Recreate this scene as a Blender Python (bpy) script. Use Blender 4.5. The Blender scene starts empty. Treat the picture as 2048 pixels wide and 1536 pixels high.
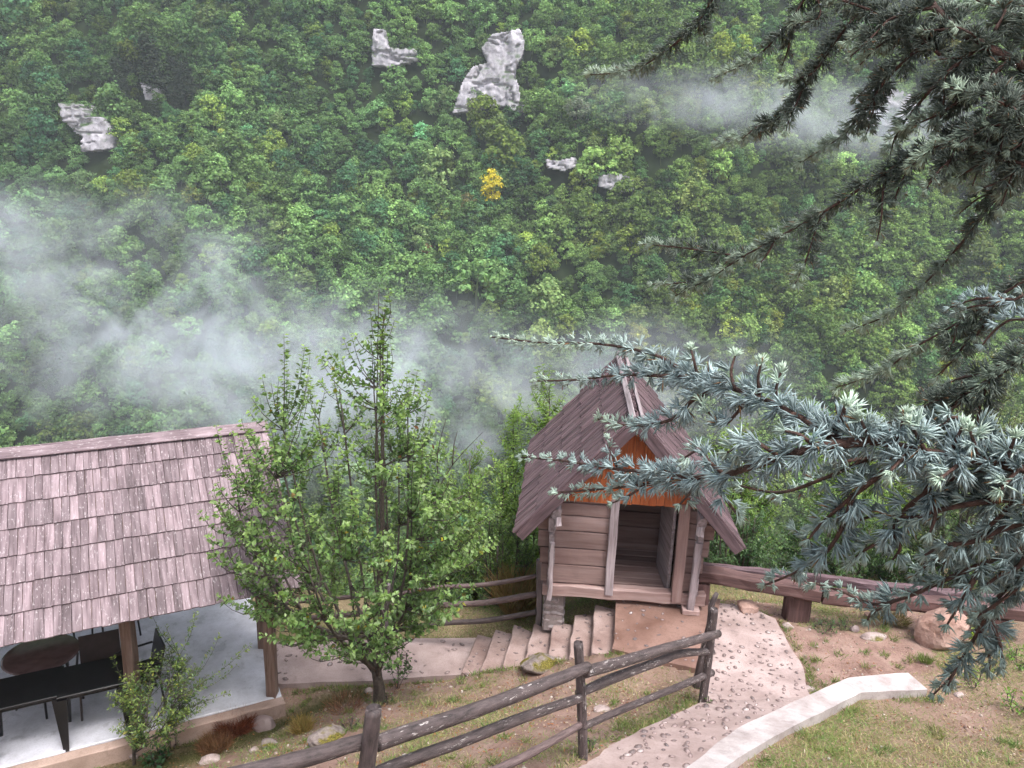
import bpy, bmesh, math, random
import numpy as np
from mathutils import Vector, Matrix, Euler
R = math.radians
random.seed(7); rng = np.random.default_rng(11)
scene = bpy.context.scene
col = scene.collection

# ------------------------------------------------------------------ camera, light, exposure
FPX, EYE, PITCH, ROLL = 1540.0, 5.4, 15.0, 2.0          # focal length in px of a 2048 wide picture
cam_d = bpy.data.cameras.new('camera'); cam = bpy.data.objects.new('camera', cam_d); col.objects.link(cam)
scene.camera = cam
cam_d.sensor_width = 36.0; cam_d.lens = 36.0 * FPX / 2048.0
cam_d.clip_start = 0.05; cam_d.clip_end = 2000
_p, _r = R(PITCH), R(ROLL)
FW = Vector((0, math.cos(_p), -math.sin(_p))); R0 = Vector((1, 0, 0)); U0 = Vector((0, math.sin(_p), math.cos(_p)))
RT = R0 * math.cos(_r) + U0 * math.sin(_r); UP = U0 * math.cos(_r) - R0 * math.sin(_r)
EYEP = Vector((0, 0, EYE))
m3 = Matrix((RT, UP, -FW)).transposed()
cam.matrix_world = Matrix.Translation(EYEP) @ m3.to_4x4()

world = bpy.data.worlds.new('World'); scene.world = world; world.use_nodes = True
wn = world.node_tree; wn.nodes.clear()
SUN_EL, SUN_AZ = 66.0, 145.0                              # azimuth from +Y towards +X: light from behind the viewer
sky = wn.nodes.new('ShaderNodeTexSky'); sky.sky_type = 'NISHITA'; sky.sun_disc = False
sky.sun_elevation = R(SUN_EL); sky.sun_rotation = R(SUN_AZ); sky.air_density = 1.0; sky.dust_density = 4.0; sky.ozone_density = 1.0
hs = wn.nodes.new('ShaderNodeHueSaturation'); hs.inputs['Saturation'].default_value = 0.45; hs.inputs['Value'].default_value = 1.0
bg = wn.nodes.new('ShaderNodeBackground'); bg.inputs['Strength'].default_value = 0.13
wo = wn.nodes.new('ShaderNodeOutputWorld')
wn.links.new(sky.outputs[0], hs.inputs['Color']); wn.links.new(hs.outputs[0], bg.inputs['Color']); wn.links.new(bg.outputs[0], wo.inputs['Surface'])
sun_d = bpy.data.lights.new('sun', 'SUN'); sun_d.energy = 1.5; sun_d.angle = R(18); sun_d.color = (1.0, 0.97, 0.95)
sun = bpy.data.objects.new('sun', sun_d); col.objects.link(sun)
_sd = Vector((math.sin(R(SUN_AZ)) * math.cos(R(SUN_EL)), math.cos(R(SUN_AZ)) * math.cos(R(SUN_EL)), math.sin(R(SUN_EL))))
sun.rotation_euler = _sd.to_track_quat('Z', 'Y').to_euler(); sun.location = (0, 0, 40)

vs = scene.view_settings
vs.view_transform = 'Standard'; vs.look = 'None'; vs.gamma = 1.0; vs.use_curve_mapping = False
vs.exposure = 1.42
scene.render.engine = 'CYCLES'
cy = scene.cycles
cy.use_denoising = True; cy.max_bounces = 5; cy.diffuse_bounces = 2; cy.glossy_bounces = 2; cy.transmission_bounces = 4
cy.volume_bounces = 3; cy.transparent_max_bounces = 6; cy.use_adaptive_sampling = True; cy.adaptive_threshold = 0.03
cy.caustics_reflective = False; cy.caustics_refractive = False
cy.volume_step_rate = 2.0; cy.volume_max_steps = 128

# ------------------------------------------------------------------ pixel to place helpers (2048 x 1536 picture)
def ray(px, py): return FW + RT * ((px - 1024) / FPX) - UP * ((py - 768) / FPX)
def onz(px, py, z): d = ray(px, py); return EYEP + d * ((z - EYE) / d.z)
def aty(px, py, y): d = ray(px, py); return EYEP + d * (y / d.y)
def atd(px, py, depth): return EYEP + ray(px, py) * depth
def proj(P):
    v = Vector(P) - EYEP; z = v.dot(FW); return 1024 + FPX * v.dot(RT) / z, 768 - FPX * v.dot(UP) / z, z

# ------------------------------------------------------------------ numpy noise
def _hash(ix, iy, iz, s):
    h = (ix * 374761393 + iy * 668265263 + iz * 2147483647 + s * 974634599) & 0xffffffff
    h = ((h ^ (h >> 13)) * 1274126177) & 0xffffffff
    h = ((h ^ (h >> 16)) * 2246822519) & 0xffffffff
    return ((h ^ (h >> 15)) & 0xffffff) / float(0xffffff)
def vnoise(P, s=0):
    P = np.asarray(P, float); i = np.floor(P).astype(np.int64); f = P - i; u = f * f * (3 - 2 * f); o = 0
    for dx in (0, 1):
        for dy in (0, 1):
            for dz in (0, 1):
                w = (u[:, 0] if dx else 1 - u[:, 0]) * (u[:, 1] if dy else 1 - u[:, 1]) * (u[:, 2] if dz else 1 - u[:, 2])
                o = o + w * _hash(i[:, 0] + dx, i[:, 1] + dy, i[:, 2] + dz, s)
    return o * 2 - 1
def fbm(P, octv=4, s=0, gain=0.5):
    P = np.asarray(P, float); a, o, t = 1.0, 0, 0
    for k in range(octv):
        o = o + a * vnoise(P * (2 ** k) + 17.3 * k, s + k); t += a; a *= gain
    return o / t
def fbm2(x, y, sc, octv=4, s=0):
    return fbm(np.stack([np.ravel(x) / sc, np.ravel(y) / sc, np.zeros(np.size(x)) + 0.37], 1), octv, s).reshape(np.shape(x))

# ------------------------------------------------------------------ object helpers
WM = {}
def tag(o, label=None, cat=None, group=None, kind=None):
    if label: o['label'] = label
    if cat: o['category'] = cat
    if group: o['group'] = group
    if kind: o['kind'] = kind
    return o
def place(o, M=None, parent=None):
    M = M if M is not None else Matrix.Identity(4)
    col.objects.link(o); WM[o] = M
    if parent is not None:
        o.parent = parent; o.matrix_parent_inverse = WM[parent].inverted()
    o.matrix_basis = M
    return o
def thing(name, loc, label, cat, group=None):
    o = bpy.data.objects.new(name, None); o.empty_display_size = 0.2
    place(o, Matrix.Translation(Vector(loc))); return tag(o, label, cat, group)
def np_mesh(name, V, F, colr=None, smooth=False, mats=None):
    V = np.asarray(V, np.float32); F = np.asarray(F, np.int32)
    me = bpy.data.meshes.new(name); n, k = F.shape
    me.vertices.add(len(V)); me.vertices.foreach_set('co', V.ravel())
    me.loops.add(n * k); me.loops.foreach_set('vertex_index', F.ravel())
    me.polygons.add(n); me.polygons.foreach_set('loop_start', np.arange(0, n * k, k, dtype=np.int32))
    if colr is not None:
        a = me.attributes.new('col', 'FLOAT_COLOR', 'POINT'); c = np.ones((len(V), 4), np.float32); c[:, :3] = colr
        a.data.foreach_set('color', c.ravel())
    me.update(calc_edges=True)
    if smooth: me.polygons.foreach_set('use_smooth', np.ones(n, bool))
    for m in (mats or []): me.materials.append(m)
    return me
def pymesh(name, V, F, m=None, smooth=False):
    me = bpy.data.meshes.new(name); me.from_pydata([tuple(v) for v in V], [], F); me.update()
    if smooth:
        for p in me.polygons: p.use_smooth = True
    if m: me.materials.append(m)
    return me
def obj(name, me, parent=None, M=None): return place(bpy.data.objects.new(name, me), M, parent)
def frame(c, x, y=None, z=None):
    """matrix with the given local x axis and approximate y (or z) axis"""
    x = Vector(x).normalized()
    if z is not None:
        y = Vector(z).cross(x).normalized(); z = x.cross(y)
    else:
        z = x.cross(Vector(y)).normalized(); y = z.cross(x)
    M = Matrix((x, y, z)).transposed().to_4x4(); M.translation = Vector(c); return M
def box_mesh(name, dx, dy, dz, m, jit=0.0, bev=0.004, nx=1, seed=0, warp=0.0):
    """box centred at 0, length along x, cut nx times so that it can be uneven; bevelled edges"""
    r = random.Random(seed); bm = bmesh.new(); V = []; F = []
    b = min(bev, dy * .3, dz * .3)
    prof = [(-dy/2 + b, -dz/2), (dy/2 - b, -dz/2), (dy/2, -dz/2 + b), (dy/2, dz/2 - b), (dy/2 - b, dz/2), (-dy/2 + b, dz/2), (-dy/2, dz/2 - b), (-dy/2, -dz/2 + b)]
    for i in range(nx + 1):
        x = -dx/2 + dx * i / nx; oy, oz = r.uniform(-warp, warp), r.uniform(-warp, warp)
        for (y, z) in prof:
            V.append((x + r.uniform(-jit, jit), y + oy + r.uniform(-jit, jit), z + oz + r.uniform(-jit, jit)))
    for i in range(nx):
        for k in range(8):
            a = i * 8 + k; c = i * 8 + (k + 1) % 8
            F.append((a, c, c + 8, a + 8))
    F.append(tuple(reversed(range(8)))); F.append(tuple(range(nx * 8, nx * 8 + 8)))
    bm.free()
    return pymesh(name, V, F, m)
def beam(name, parent, a, b, w, h, m, up=(0, 0, 1), jit=.002, nx=3, seed=None, warp=0.0, bev=.006):
    """squared timber from a to b; w across, h along 'up'"""
    a, b = Vector(a), Vector(b); d = b - a; s = seed if seed is not None else random.randint(0, 9999)
    me = box_mesh(name, d.length, w, h, m, jit, bev, nx, s, warp)
    return obj(name, me, parent, frame((a + b) / 2, d, z=up))
def tube_arrays(pts, rad, seg=8, rough=0.0, seed=0, cap=True, sub=0):
    pts = [Vector(p) for p in pts]
    if sub:
        q, rr = [], []
        for i in range(len(pts) - 1):
            p0 = pts[max(i - 1, 0)]; p1 = pts[i]; p2 = pts[i + 1]; p3 = pts[min(i + 2, len(pts) - 1)]
            for k in range(sub):
                t = k / sub
                q.append(0.5 * ((2 * p1) + (p2 - p0) * t + (2 * p0 - 5 * p1 + 4 * p2 - p3) * t * t + (3 * p1 - p0 - 3 * p2 + p3) * t ** 3))
                rr.append(rad[i] * (1 - t) + rad[i + 1] * t)
        q.append(pts[-1]); rr.append(rad[-1]); pts, rad = q, rr
    V, F = [], []; r = random.Random(seed); n = len(pts); prev = None
    for i, p in enumerate(pts):
        d = (pts[min(i + 1, n - 1)] - pts[max(i - 1, 0)]).normalized()
        if prev is None: prev = d.orthogonal().normalized()
        prev = (prev - d * prev.dot(d)).normalized(); q = d.cross(prev)
        for k in range(seg):
            a = 2 * math.pi * k / seg; rr = rad[i] * (1 + r.uniform(-rough, rough))
            V.append(p + prev * (math.cos(a) * rr) + q * (math.sin(a) * rr))
    for i in range(n - 1):
        for k in range(seg):
            a = i * seg + k; b = i * seg + (k + 1) % seg; F.append((a, b, b + seg, a + seg))
    if cap:
        F.append(tuple(reversed(range(seg)))); F.append(tuple(range((n - 1) * seg, n * seg)))
    return V, F, pts
def tube(name, parent, pts, rad, m, seg=10, rough=0.06, seed=0, sub=3, smooth=True):
    V, F, q = tube_arrays(pts, rad, seg, rough, seed, True, sub)
    me = pymesh(name, V, F, m, smooth); a = me.attributes.new('grain', 'FLOAT_VECTOR', 'POINT'); run = [0.0]
    for i in range(1, len(q)): run.append(run[-1] + (q[i] - q[i - 1]).length)
    w = []
    for i in range(len(q)):
        for k in range(seg): th = 2 * math.pi * k / seg; w += [run[i] + seed * 3.1, math.cos(th) * .05, math.sin(th) * .05]
    a.data.foreach_set('vector', np.array(w, np.float32)); return obj(name, me, parent)
def multi_tube(paths, seg=6):
    V, F = [], []
    for pts, rad, sub in paths:
        v, f, _ = tube_arrays(pts, rad, seg, 0.05, len(V), True, sub); o = len(V)
        V += v; F += [tuple(i + o for i in g) for g in f]
    return V, F

# ------------------------------------------------------------------ materials
class NT:
    def __init__(s, name):
        s.m = bpy.data.materials.new(name); s.m.use_nodes = True; s.t = s.m.node_tree; s.t.nodes.clear()
        s.out = s.t.nodes.new('ShaderNodeOutputMaterial')
    def n(s, typ, _p=None, **inp):
        nd = s.t.nodes.new('ShaderNode' + typ)
        for k, v in (_p or {}).items(): setattr(nd, k, v)
        for k, v in inp.items():
            key = k.replace('_', ' ') if isinstance(k, str) else k
            sock = None
            for x in nd.inputs:
                if x.name == key and x.enabled: sock = x; break
            if sock is None: sock = nd.inputs[int(k[1:])] if k[0] == 'i' and k[1:].isdigit() else nd.inputs[key]
            if hasattr(v, 'is_linked') or isinstance(v, bpy.types.NodeSocket): s.t.links.new(v, sock)
            else: sock.default_value = v
        return nd
    def ramp(s, fac, stops):
        nd = s.t.nodes.new('ShaderNodeValToRGB'); cr = nd.color_ramp
        while len(cr.elements) < len(stops): cr.elements.new(0.5)
        for e, (p, c) in zip(cr.elements, stops):
            e.position = p; e.color = (*c, 1) if len(c) == 3 else c
        s.t.links.new(fac, nd.inputs[0]); return nd.outputs[0]
    def mix(s, fac, a, b, mode='MIX'):
        nd = s.t.nodes.new('ShaderNodeMix'); nd.data_type = 'RGBA'; nd.blend_type = mode
        for i, v in ((0, fac), (6, a), (7, b)):
            if isinstance(v, bpy.types.NodeSocket): s.t.links.new(v, nd.inputs[i])
            else: nd.inputs[i].default_value = v if i == 0 else ((*v, 1) if len(v) == 3 else v)
        return nd.outputs[2]
    def math(s, op, a, b=0.5):
        nd = s.t.nodes.new('ShaderNodeMath'); nd.operation = op
        for i, v in ((0, a), (1, b)):
            if isinstance(v, bpy.types.NodeSocket): s.t.links.new(v, nd.inputs[i])
            else: nd.inputs[i].default_value = v
        return nd.outputs[0]
    def bump(s, h, strength=0.4, dist=0.01):
        return s.n('Bump', Strength=strength, Distance=dist, Height=h).outputs[0]
    def done(s, color, rough=0.7, normal=None, spec=0.4, **kw):
        b = s.n('BsdfPrincipled', Base_Color=color, Roughness=rough)
        b.inputs['Specular IOR Level'].default_value = spec
        if normal is not None: s.t.links.new(normal, b.inputs['Normal'])
        s.t.links.new(b.outputs[0], s.out.inputs['Surface']); s.b = b
        return s.m
    def coords(s, scale=(1, 1, 1), rnd=True):
        tc = s.n('TexCoord').outputs['Object']
        if rnd:
            oi = s.n('ObjectInfo').outputs['Random']
            off = s.n('VectorMath', {'operation': 'SCALE'}, i0=(37.0, 53.0, 71.0)); s.t.links.new(oi, off.inputs['Scale'])
            ad = s.n('VectorMath', {'operation': 'ADD'}, i0=tc, i1=off.outputs[0]); tc = ad.outputs[0]
        mp = s.n('Mapping', Scale=scale); s.t.links.new(tc, mp.inputs['Vector'])
        return mp.outputs[0]

def wood(name, dark, mid, light, sc=1.0, rough=0.75, blot=0.5, var=0.35, speck=None, bump=0.5, lo=.30):
    """weathered boards: grain along local x, blotches, per-board brightness"""
    t = NT(name)
    g = t.n('TexNoise', Vector=t.coords((2.2 * sc, 34 * sc, 34 * sc)), Scale=1.0, Detail=6.0, Roughness=0.65).outputs['Fac']
    c = t.ramp(g, [(lo, dark), (0.48, mid), (0.72, light)])
    bl = t.n('TexNoise', Vector=t.coords((2.0 * sc, 7 * sc, 7 * sc)), Scale=1.0, Detail=3.0).outputs['Fac']
    c = t.mix(t.ramp(bl, [(0.38, (0, 0, 0)), (0.66, (blot,) * 3)]), c, dark)
    rn = t.n('ObjectInfo').outputs['Random']
    v = t.n('MapRange', Value=rn); v.inputs[3].default_value = 1 - var; v.inputs[4].default_value = 1 + var * .55
    hsv = t.n('HueSaturation', Color=c); t.t.links.new(v.outputs[0], hsv.inputs['Value']); c = hsv.outputs[0]
    if speck:
        s = t.n('TexNoise', Vector=t.coords((22, 60, 60)), Scale=1.0, Detail=4.0).outputs['Fac']
        c = t.mix(t.ramp(s, [(0.60, (0, 0, 0)), (0.68, (0.75,) * 3)]), c, speck)
    return t.done(c, rough, t.bump(g, bump, 0.006), 0.35)

def bark(name, dark, light, lichen=None, amt=0.62, sc=1.0, moss=None, grain=False):
    t = NT(name); tc = t.coords((1, 1, 1), False)
    if grain:
        mp = t.n('Mapping', Scale=(.22, 1, 1)); t.t.links.new(t.n('Attribute', {'attribute_name': 'grain'}).outputs['Vector'], mp.inputs['Vector']); tc = mp.outputs[0]
    n1 = t.n('TexNoise', Vector=tc, Scale=22.0 * sc, Detail=8.0, Roughness=0.7).outputs['Fac']
    c = t.ramp(n1, [(0.32, dark), (0.68, light)])
    if lichen:
        n2 = t.n('TexNoise', Vector=tc, Scale=34.0 * sc, Detail=7.0, Roughness=0.72).outputs['Fac']
        n3 = t.n('TexNoise', Vector=tc, Scale=5.0 * sc, Detail=2.0).outputs['Fac']
        k = t.math('MULTIPLY', t.ramp(n2, [(amt, (0, 0, 0)), (amt + .03, (1, 1, 1))]), t.ramp(n3, [(0.45, (0, 0, 0)), (0.58, (1, 1, 1))]))
        c = t.mix(k, c, lichen)
    if moss:
        n4 = t.n('TexNoise', Vector=tc, Scale=7.0, Detail=3.0).outputs['Fac']
        c = t.mix(t.ramp(n4, [(0.55, (0, 0, 0)), (0.7, (.7,) * 3)]), c, moss)
    return t.done(c, 0.62, t.bump(n1, 0.8, 0.012), 0.45)

def leafmat(name, trans=0.35, rough=0.45, spec=0.4, gain=1.0):
    t = NT(name); a = t.n('Attribute', {'attribute_name': 'col'}).outputs['Color']
    b = t.n('BsdfPrincipled', Base_Color=a, Roughness=rough); b.inputs['Specular IOR Level'].default_value = spec
    tr = t.n('BsdfTranslucent', Color=t.mix(1.0, a, (1.15, 1.25, 0.6), 'MULTIPLY'))
    mx = t.n('MixShader', i0=trans, i1=b.outputs[0], i2=tr.outputs[0])
    t.t.links.new(mx.outputs[0], t.out.inputs['Surface']); return t.m

def concrete(name, a, b, spots, sc=1.0, rough=0.75, wet=0.0):
    t = NT(name); tc = t.coords((1, 1, 1), False)
    n1 = t.n('TexNoise', Vector=tc, Scale=1.7 * sc, Detail=6.0, Roughness=0.65).outputs['Fac']
    n2 = t.n('TexNoise', Vector=tc, Scale=40 * sc, Detail=4.0, Roughness=0.7).outputs['Fac']
    c = t.ramp(n1, [(0.3, a), (0.62, b)])
    c = t.mix(t.ramp(n2, [(0.5, (0, 0, 0)), (0.72, (.5,) * 3)]), c, spots)
    n3 = t.n('TexNoise', Vector=tc, Scale=4.5 * sc, Detail=7.0, Roughness=0.72, Distortion=.4).outputs['Fac']
    c = t.mix(t.ramp(n3, [(0.54, (0, 0, 0)), (0.70, (.55,) * 3)]), c, tuple(x * .62 for x in a))
    r = t.ramp(n1, [(0.35, (rough - wet,) * 3), (0.6, (rough,) * 3)])
    m = t.done(c, rough, t.bump(n2, 0.35, 0.008), 0.4)
    t.t.links.new(r, t.b.inputs['Roughness']); return m

def rockmat(name, a, b, stain, sc=1.0, moss=None, mossamt=0.55):
    t = NT(name); tc = t.coords((1, 1, 1), False)
    n1 = t.n('TexNoise', Vector=tc, Scale=3.0 * sc, Detail=8.0, Roughness=0.7).outputs['Fac']
    n2 = t.n('TexNoise', Vector=tc, Scale=11.0 * sc, Detail=5.0, Roughness=0.65).outputs['Fac']
    c = t.ramp(n1, [(0.35, a), (0.65, b)]); c = t.mix(t.ramp(n2, [(0.52, (0, 0, 0)), (0.7, (.8,) * 3)]), c, stain)
    if moss:
        n3 = t.n('TexNoise', Vector=tc, Scale=2.2 * sc, Detail=5.0).outputs['Fac']
        nz = t.n('SeparateXYZ', Vector=t.n('NewGeometry').outputs['Normal']).outputs['Z']
        k = t.math('MULTIPLY', t.ramp(n3, [(mossamt - .08, (0, 0, 0)), (mossamt, (1, 1, 1))]), t.ramp(nz, [(0.1, (0, 0, 0)), (0.6, (1, 1, 1))]))
        n5 = t.n('TexNoise', Vector=tc, Scale=40.0 * sc, Detail=4.0).outputs['Fac']
        c = t.mix(k, c, t.ramp(n5, [(.35, tuple(x * .35 for x in moss)), (.65, tuple(x * 1.25 for x in moss))]))
    return t.done(c, 0.8, t.bump(n2, 0.7, 0.03 / sc), 0.3)

def plain(name, c, rough=0.5, spec=0.5, metal=0.0):
    t = NT(name); n = t.n('TexNoise', Vector=t.coords((1, 1, 1), False), Scale=9.0, Detail=4.0).outputs['Fac']
    cc = t.ramp(n, [(0.3, tuple(x * .75 for x in c)), (0.7, tuple(min(1, x * 1.15) for x in c))])
    m = t.done(cc, rough, None, spec); t.b.inputs['Metallic'].default_value = metal; return m

def pebble_mat():
    t = NT('pebble'); n1 = t.n('TexNoise', Vector=t.coords((1, 1, 1), True), Scale=1.6, Detail=5.0).outputs['Fac']; rn = t.n('ObjectInfo').outputs['Random']
    c = t.ramp(rn, [(0.0, (.13, .11, .112)), (.30, (.21, .16, .155)), (.55, (.30, .225, .215)), (.8, (.37, .285, .275)), (1.0, (.47, .40, .39))])
    c = t.mix(t.ramp(n1, [(.35, (0, 0, 0)), (.7, (.55,) * 3)]), c, (.15, .105, .10)); return t.done(c, .55, t.bump(n1, .3, .01), .45)
M = {}
M['shingle'] = wood('weathered_shingle', (.075, .051, .056), (.215, .160, .174), (.32, .25, .268), 1.0, .72, .60, .36, (.40, .355, .365))
M['hut_roof'] = wood('dark_roof_board', (.040, .024, .027), (.115, .072, .080), (.20, .135, .148), 1.0, .70, .5, .38)
M['hut_wall'] = wood('old_wall_plank', (.140, .080, .072), (.335, .228, .208), (.45, .34, .32), .40, .75, .62, .30, None, .35, .22)
M['grey_wood'] = wood('silver_grey_timber', (.14, .110, .115), (.32, .265, .275), (.47, .41, .425), .7, .75, .45, .2)
M['gable'] = wood('orange_stained_board', (.24, .052, .016), (.48, .135, .045), (.58, .20, .08), .9, .5, .28, .18)
M['post'] = wood('brown_post', (.10, .062, .048), (.24, .16, .13), (.36, .27, .235), .8, .75, .5, .15)
M['barrier'] = wood('red_brown_beam', (.050, .026, .025), (.140, .076, .071), (.23, .140, .132), .7, .75, .6, .25, None, .8)
M['log'] = bark('fence_log_bark', (.022, .016, .016), (.125, .094, .092), (.48, .44, .42), .585, 1.5, None, True)
M['log_old'] = bark('back_fence_log', (.050, .033, .032), (.20, .14, .135), (.4, .35, .33), .62, 1.5, None, True)
M['cedar_bark'] = bark('cedar_bark', (.030, .017, .014), (.125, .062, .046), (.22, .17, .155), .64, 3.0)
M['tree_bark'] = bark('tree_bark', (.025, .019, .016), (.105, .085, .070), (.18, .20, .15), .62, 1.4)
M['leaf'] = leafmat('leaf', .35, .42, .45)
M['needle'] = leafmat('needle', .12, .48, .40)
M['grass'] = leafmat('grass', .3, .6, .25)
M['forest_bark'] = plain('forest_bark', (.06, .05, .045), .9, .2)
M['path'] = concrete('path_concrete', (.25, .180, .166), (.43, .335, .317), (.20, .145, .133), 1.1, .72, .2)
M['steps'] = concrete('step_concrete', (.215, .140, .122), (.38, .285, .262), (.16, .105, .095), 1.3, .68, .2)
M['landing'] = concrete('landing_concrete', (.135, .072, .054), (.26, .160, .130), (.115, .064, .050), .9, .62, .2)
M['band'] = concrete('pale_concrete', (.30, .25, .24), (.53, .48, .475), (.27, .225, .215), 1.6, .75, .05)
M['slab'] = concrete('slab_concrete', (.38, .38, .41), (.68, .68, .74), (.44, .44, .47), 1.1, .5, .25)
M['slab_rim'] = concrete('rim_concrete', (.30, .21, .17), (.44, .32, .27), (.20, .14, .11), 1.5, .8, 0)
M['pebble'] = pebble_mat()
M['boulder'] = rockmat('tan_boulder', (.26, .15, .115), (.46, .32, .275), (.17, .09, .07), .8)
M['white_rock'] = rockmat('pale_rock', (.22, .16, .145), (.50, .42, .40), (.15, .11, .10), 1.6, (.14, .12, .04), .62)
M['moss_rock'] = rockmat('mossy_rock', (.13, .10, .09), (.36, .31, .295), (.09, .07, .06), 1.8, (.15, .125, .022), .53)
M['cliff'] = rockmat('limestone', (.22, .21, .235), (.50, .475, .515), (.10, .094, .10), .12, (.05, .09, .03), .56)
M['black'] = plain('black_plastic', (.014, .014, .017), .42, .5)
M['chair'] = plain('dark_brown_plastic', (.055, .040, .040), .45, .5)
M['brown_top'] = plain('brown_table_top', (.15, .095, .09), .16, .7)
M['joint'] = plain('pebble_joint', (.170, .122, .114), .9, .2)
M['mortar'] = concrete('mortar', (.22, .18, .17), (.34, .29, .28), (.18, .15, .14), 3.0)
M['pier_stone'] = rockmat('pier_stone', (.36, .30, .30), (.60, .53, .53), (.27, .21, .21), 2.5)
M['iron'] = plain('dark_iron', (.02, .018, .018), .5, .5, .6)
def water_mat():
    t = NT('water_drop'); g = t.n('BsdfPrincipled', Base_Color=(1, 1, 1, 1), Roughness=0.02, IOR=1.33)
    g.inputs['Transmission Weight'].default_value = 1.0
    t.t.links.new(g.outputs[0], t.out.inputs['Surface']); return t.m
M['drop'] = water_mat()
# ------------------------------------------------------------------ layout of the near slope
HUT_C = Vector((1.52, 9.10, 0.10)); HUT_A = R(-4.2)
HX = Vector((math.cos(HUT_A), math.sin(HUT_A), 0)); HY = Vector((-math.sin(HUT_A), math.cos(HUT_A), 0)); HZ = Vector((0, 0, 1))
def hut(x, y, z): return HUT_C + HX * x + HY * y + HZ * z
PAV_A = R(27.0); PU = Vector((math.cos(PAV_A), math.sin(PAV_A), 0)); PV = Vector((-math.sin(PAV_A), math.cos(PAV_A), 0))
def pav(u, v, z): return PU * u + PV * v + Vector((0, 0, z))
SLAB_Z = -1.25
STEP_FAR = [(955, 1270), (990, 1259), (1029, 1250), (1068, 1247), (1108, 1244), (1148, 1230), (1190, 1210), (1232, 1199)]
STEP_NEAR = [(922, 1345), (961, 1341), (1003, 1335), (1047, 1328), (1092, 1321), (1137, 1314), (1182, 1306), (1228, 1299)]
def stepz(i): return SLAB_Z + (i + 1) * (0 - SLAB_Z) / 8.0
# nosing line i is where the stair rises to stepz(i); the last one is the landing edge
NOS = []
for i in range(8):
    zz = stepz(i); NOS.append((onz(*STEP_FAR[i], zz), onz(*STEP_NEAR[i], zz)))
WALK_N = [onz(556, 1368, SLAB_Z), onz(640, 1364, SLAB_Z), onz(740, 1362, SLAB_Z), onz(840, 1354, SLAB_Z), onz(922, 1349, SLAB_Z)]
WALK_F = [onz(552, 1283, SLAB_Z), onz(640, 1281, SLAB_Z), onz(740, 1280, SLAB_Z), onz(850, 1276, SLAB_Z), onz(955, 1276, SLAB_Z)]
PATH_L = [Vector((-.35, 3.3, 1.62)), Vector((.12, 4.3, 1.22)), onz(1140, 1545, .80), onz(1240, 1480, .54), onz(1330, 1437, .28), onz(1402, 1403, .07), onz(1413, 1345, .0), onz(1422, 1285, .0), onz(1430, 1235, .0), onz(1436, 1205, .0)]
PATH_R = [Vector((.75, 3.3, 1.55)), Vector((1.10, 4.3, 1.12)), onz(1405, 1545, .72), onz(1462, 1490, .54), onz(1545, 1440, .33), onz(1622, 1394, .10), onz(1606, 1335, .0), onz(1576, 1280, .0), onz(1549, 1237, .0), onz(1500, 1214, .0)]
LAND = [onz(1232, 1197, .0), onz(1330, 1203, .0), onz(1440, 1199, .0), onz(1428, 1290, .0), onz(1418, 1345, .0), onz(1330, 1326, .0), onz(1228, 1300, .0)]
FENCE = [Vector((-2.35, 2.35, 1.95)), Vector((-.86, 3.80, 1.40)), onz(1166, 1512, .75), onz(1405, 1402, .07)]

def in_poly(x, y, poly):
    x = np.asarray(x); y = np.asarray(y); c = np.zeros(x.shape, bool); n = len(poly)
    for i in range(n):
        x1, y1 = poly[i][0], poly[i][1]; x2, y2 = poly[i - 1][0], poly[i - 1][1]
        hit = ((y1 > y) != (y2 > y)) & (x < (x2 - x1) * (y - y1) / ((y2 - y1) if y2 != y1 else 1e-9) + x1)
        c ^= hit
    return c

# ------------------------------------------------------------------ ground height: thin plate through known places
CP = [tuple(p) for p in FENCE]
CP += [tuple(onz(757, 1408, -.80)), tuple(onz(600, 1440, -1.10)), tuple(onz(640, 1500, -.45)), tuple(onz(860, 1380, -.95)), tuple(onz(960, 1400, -.62)), tuple(onz(1075, 1345, -.55)), tuple(onz(1060, 1440, -.05)), tuple(onz(1250, 1380, -.02)), tuple(onz(1330, 1345, -.03))]
CP += [tuple(p - Vector((0, .05, .06))) for p in WALK_N] + [tuple(p - Vector((0, 0, .10))) for p in WALK_F]
CP += [tuple(n[1] - Vector((.05, .07, .03))) for n in NOS] + [tuple(n[0] + Vector((0, .05, -.16))) for n in NOS]
CP += [tuple(p - Vector((0, 0, .03))) for p in PATH_L[2:]] + [tuple(p - Vector((0, 0, .04))) for p in PATH_R[2:]]
CP += [tuple(pav(u, 8.93, -1.48)) for u in (-4, -3, -2, -1, 0, 1, 1.35)] + [tuple(pav(u, 12.4, -1.7)) for u in (-3, -1, 1)]
CP += [tuple(pav(u, 8.2, -1.35)) for u in (-2.5, -1, .3)] + [tuple(pav(u, 7.2, -.75)) for u in (-2.5, -1)]
CP += [tuple(onz(1640, 1340, .02)), tuple(onz(1700, 1300, .0)), tuple(onz(1850, 1335, .03)), tuple(onz(1860, 1390, .02)), tuple(onz(1740, 1410, .05)), tuple(onz(1640, 1470, .26)), tuple(onz(1540, 1536, .52)), tuple(onz(1760, 1536, .42)), tuple(onz(1900, 1480, .24)), tuple(onz(2040, 1536, .42)), tuple(onz(2040, 1400, .16)), tuple(onz(1900, 1290, .05)), tuple(onz(2040, 1310, .12))]
CP += [tuple(onz(1420, 1200, -.20)), tuple(onz(1560, 1230, -.10)), tuple(onz(1700, 1252, -.06)), tuple(onz(2040, 1275, .0)), tuple(onz(1480, 1195, -.30))]
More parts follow.
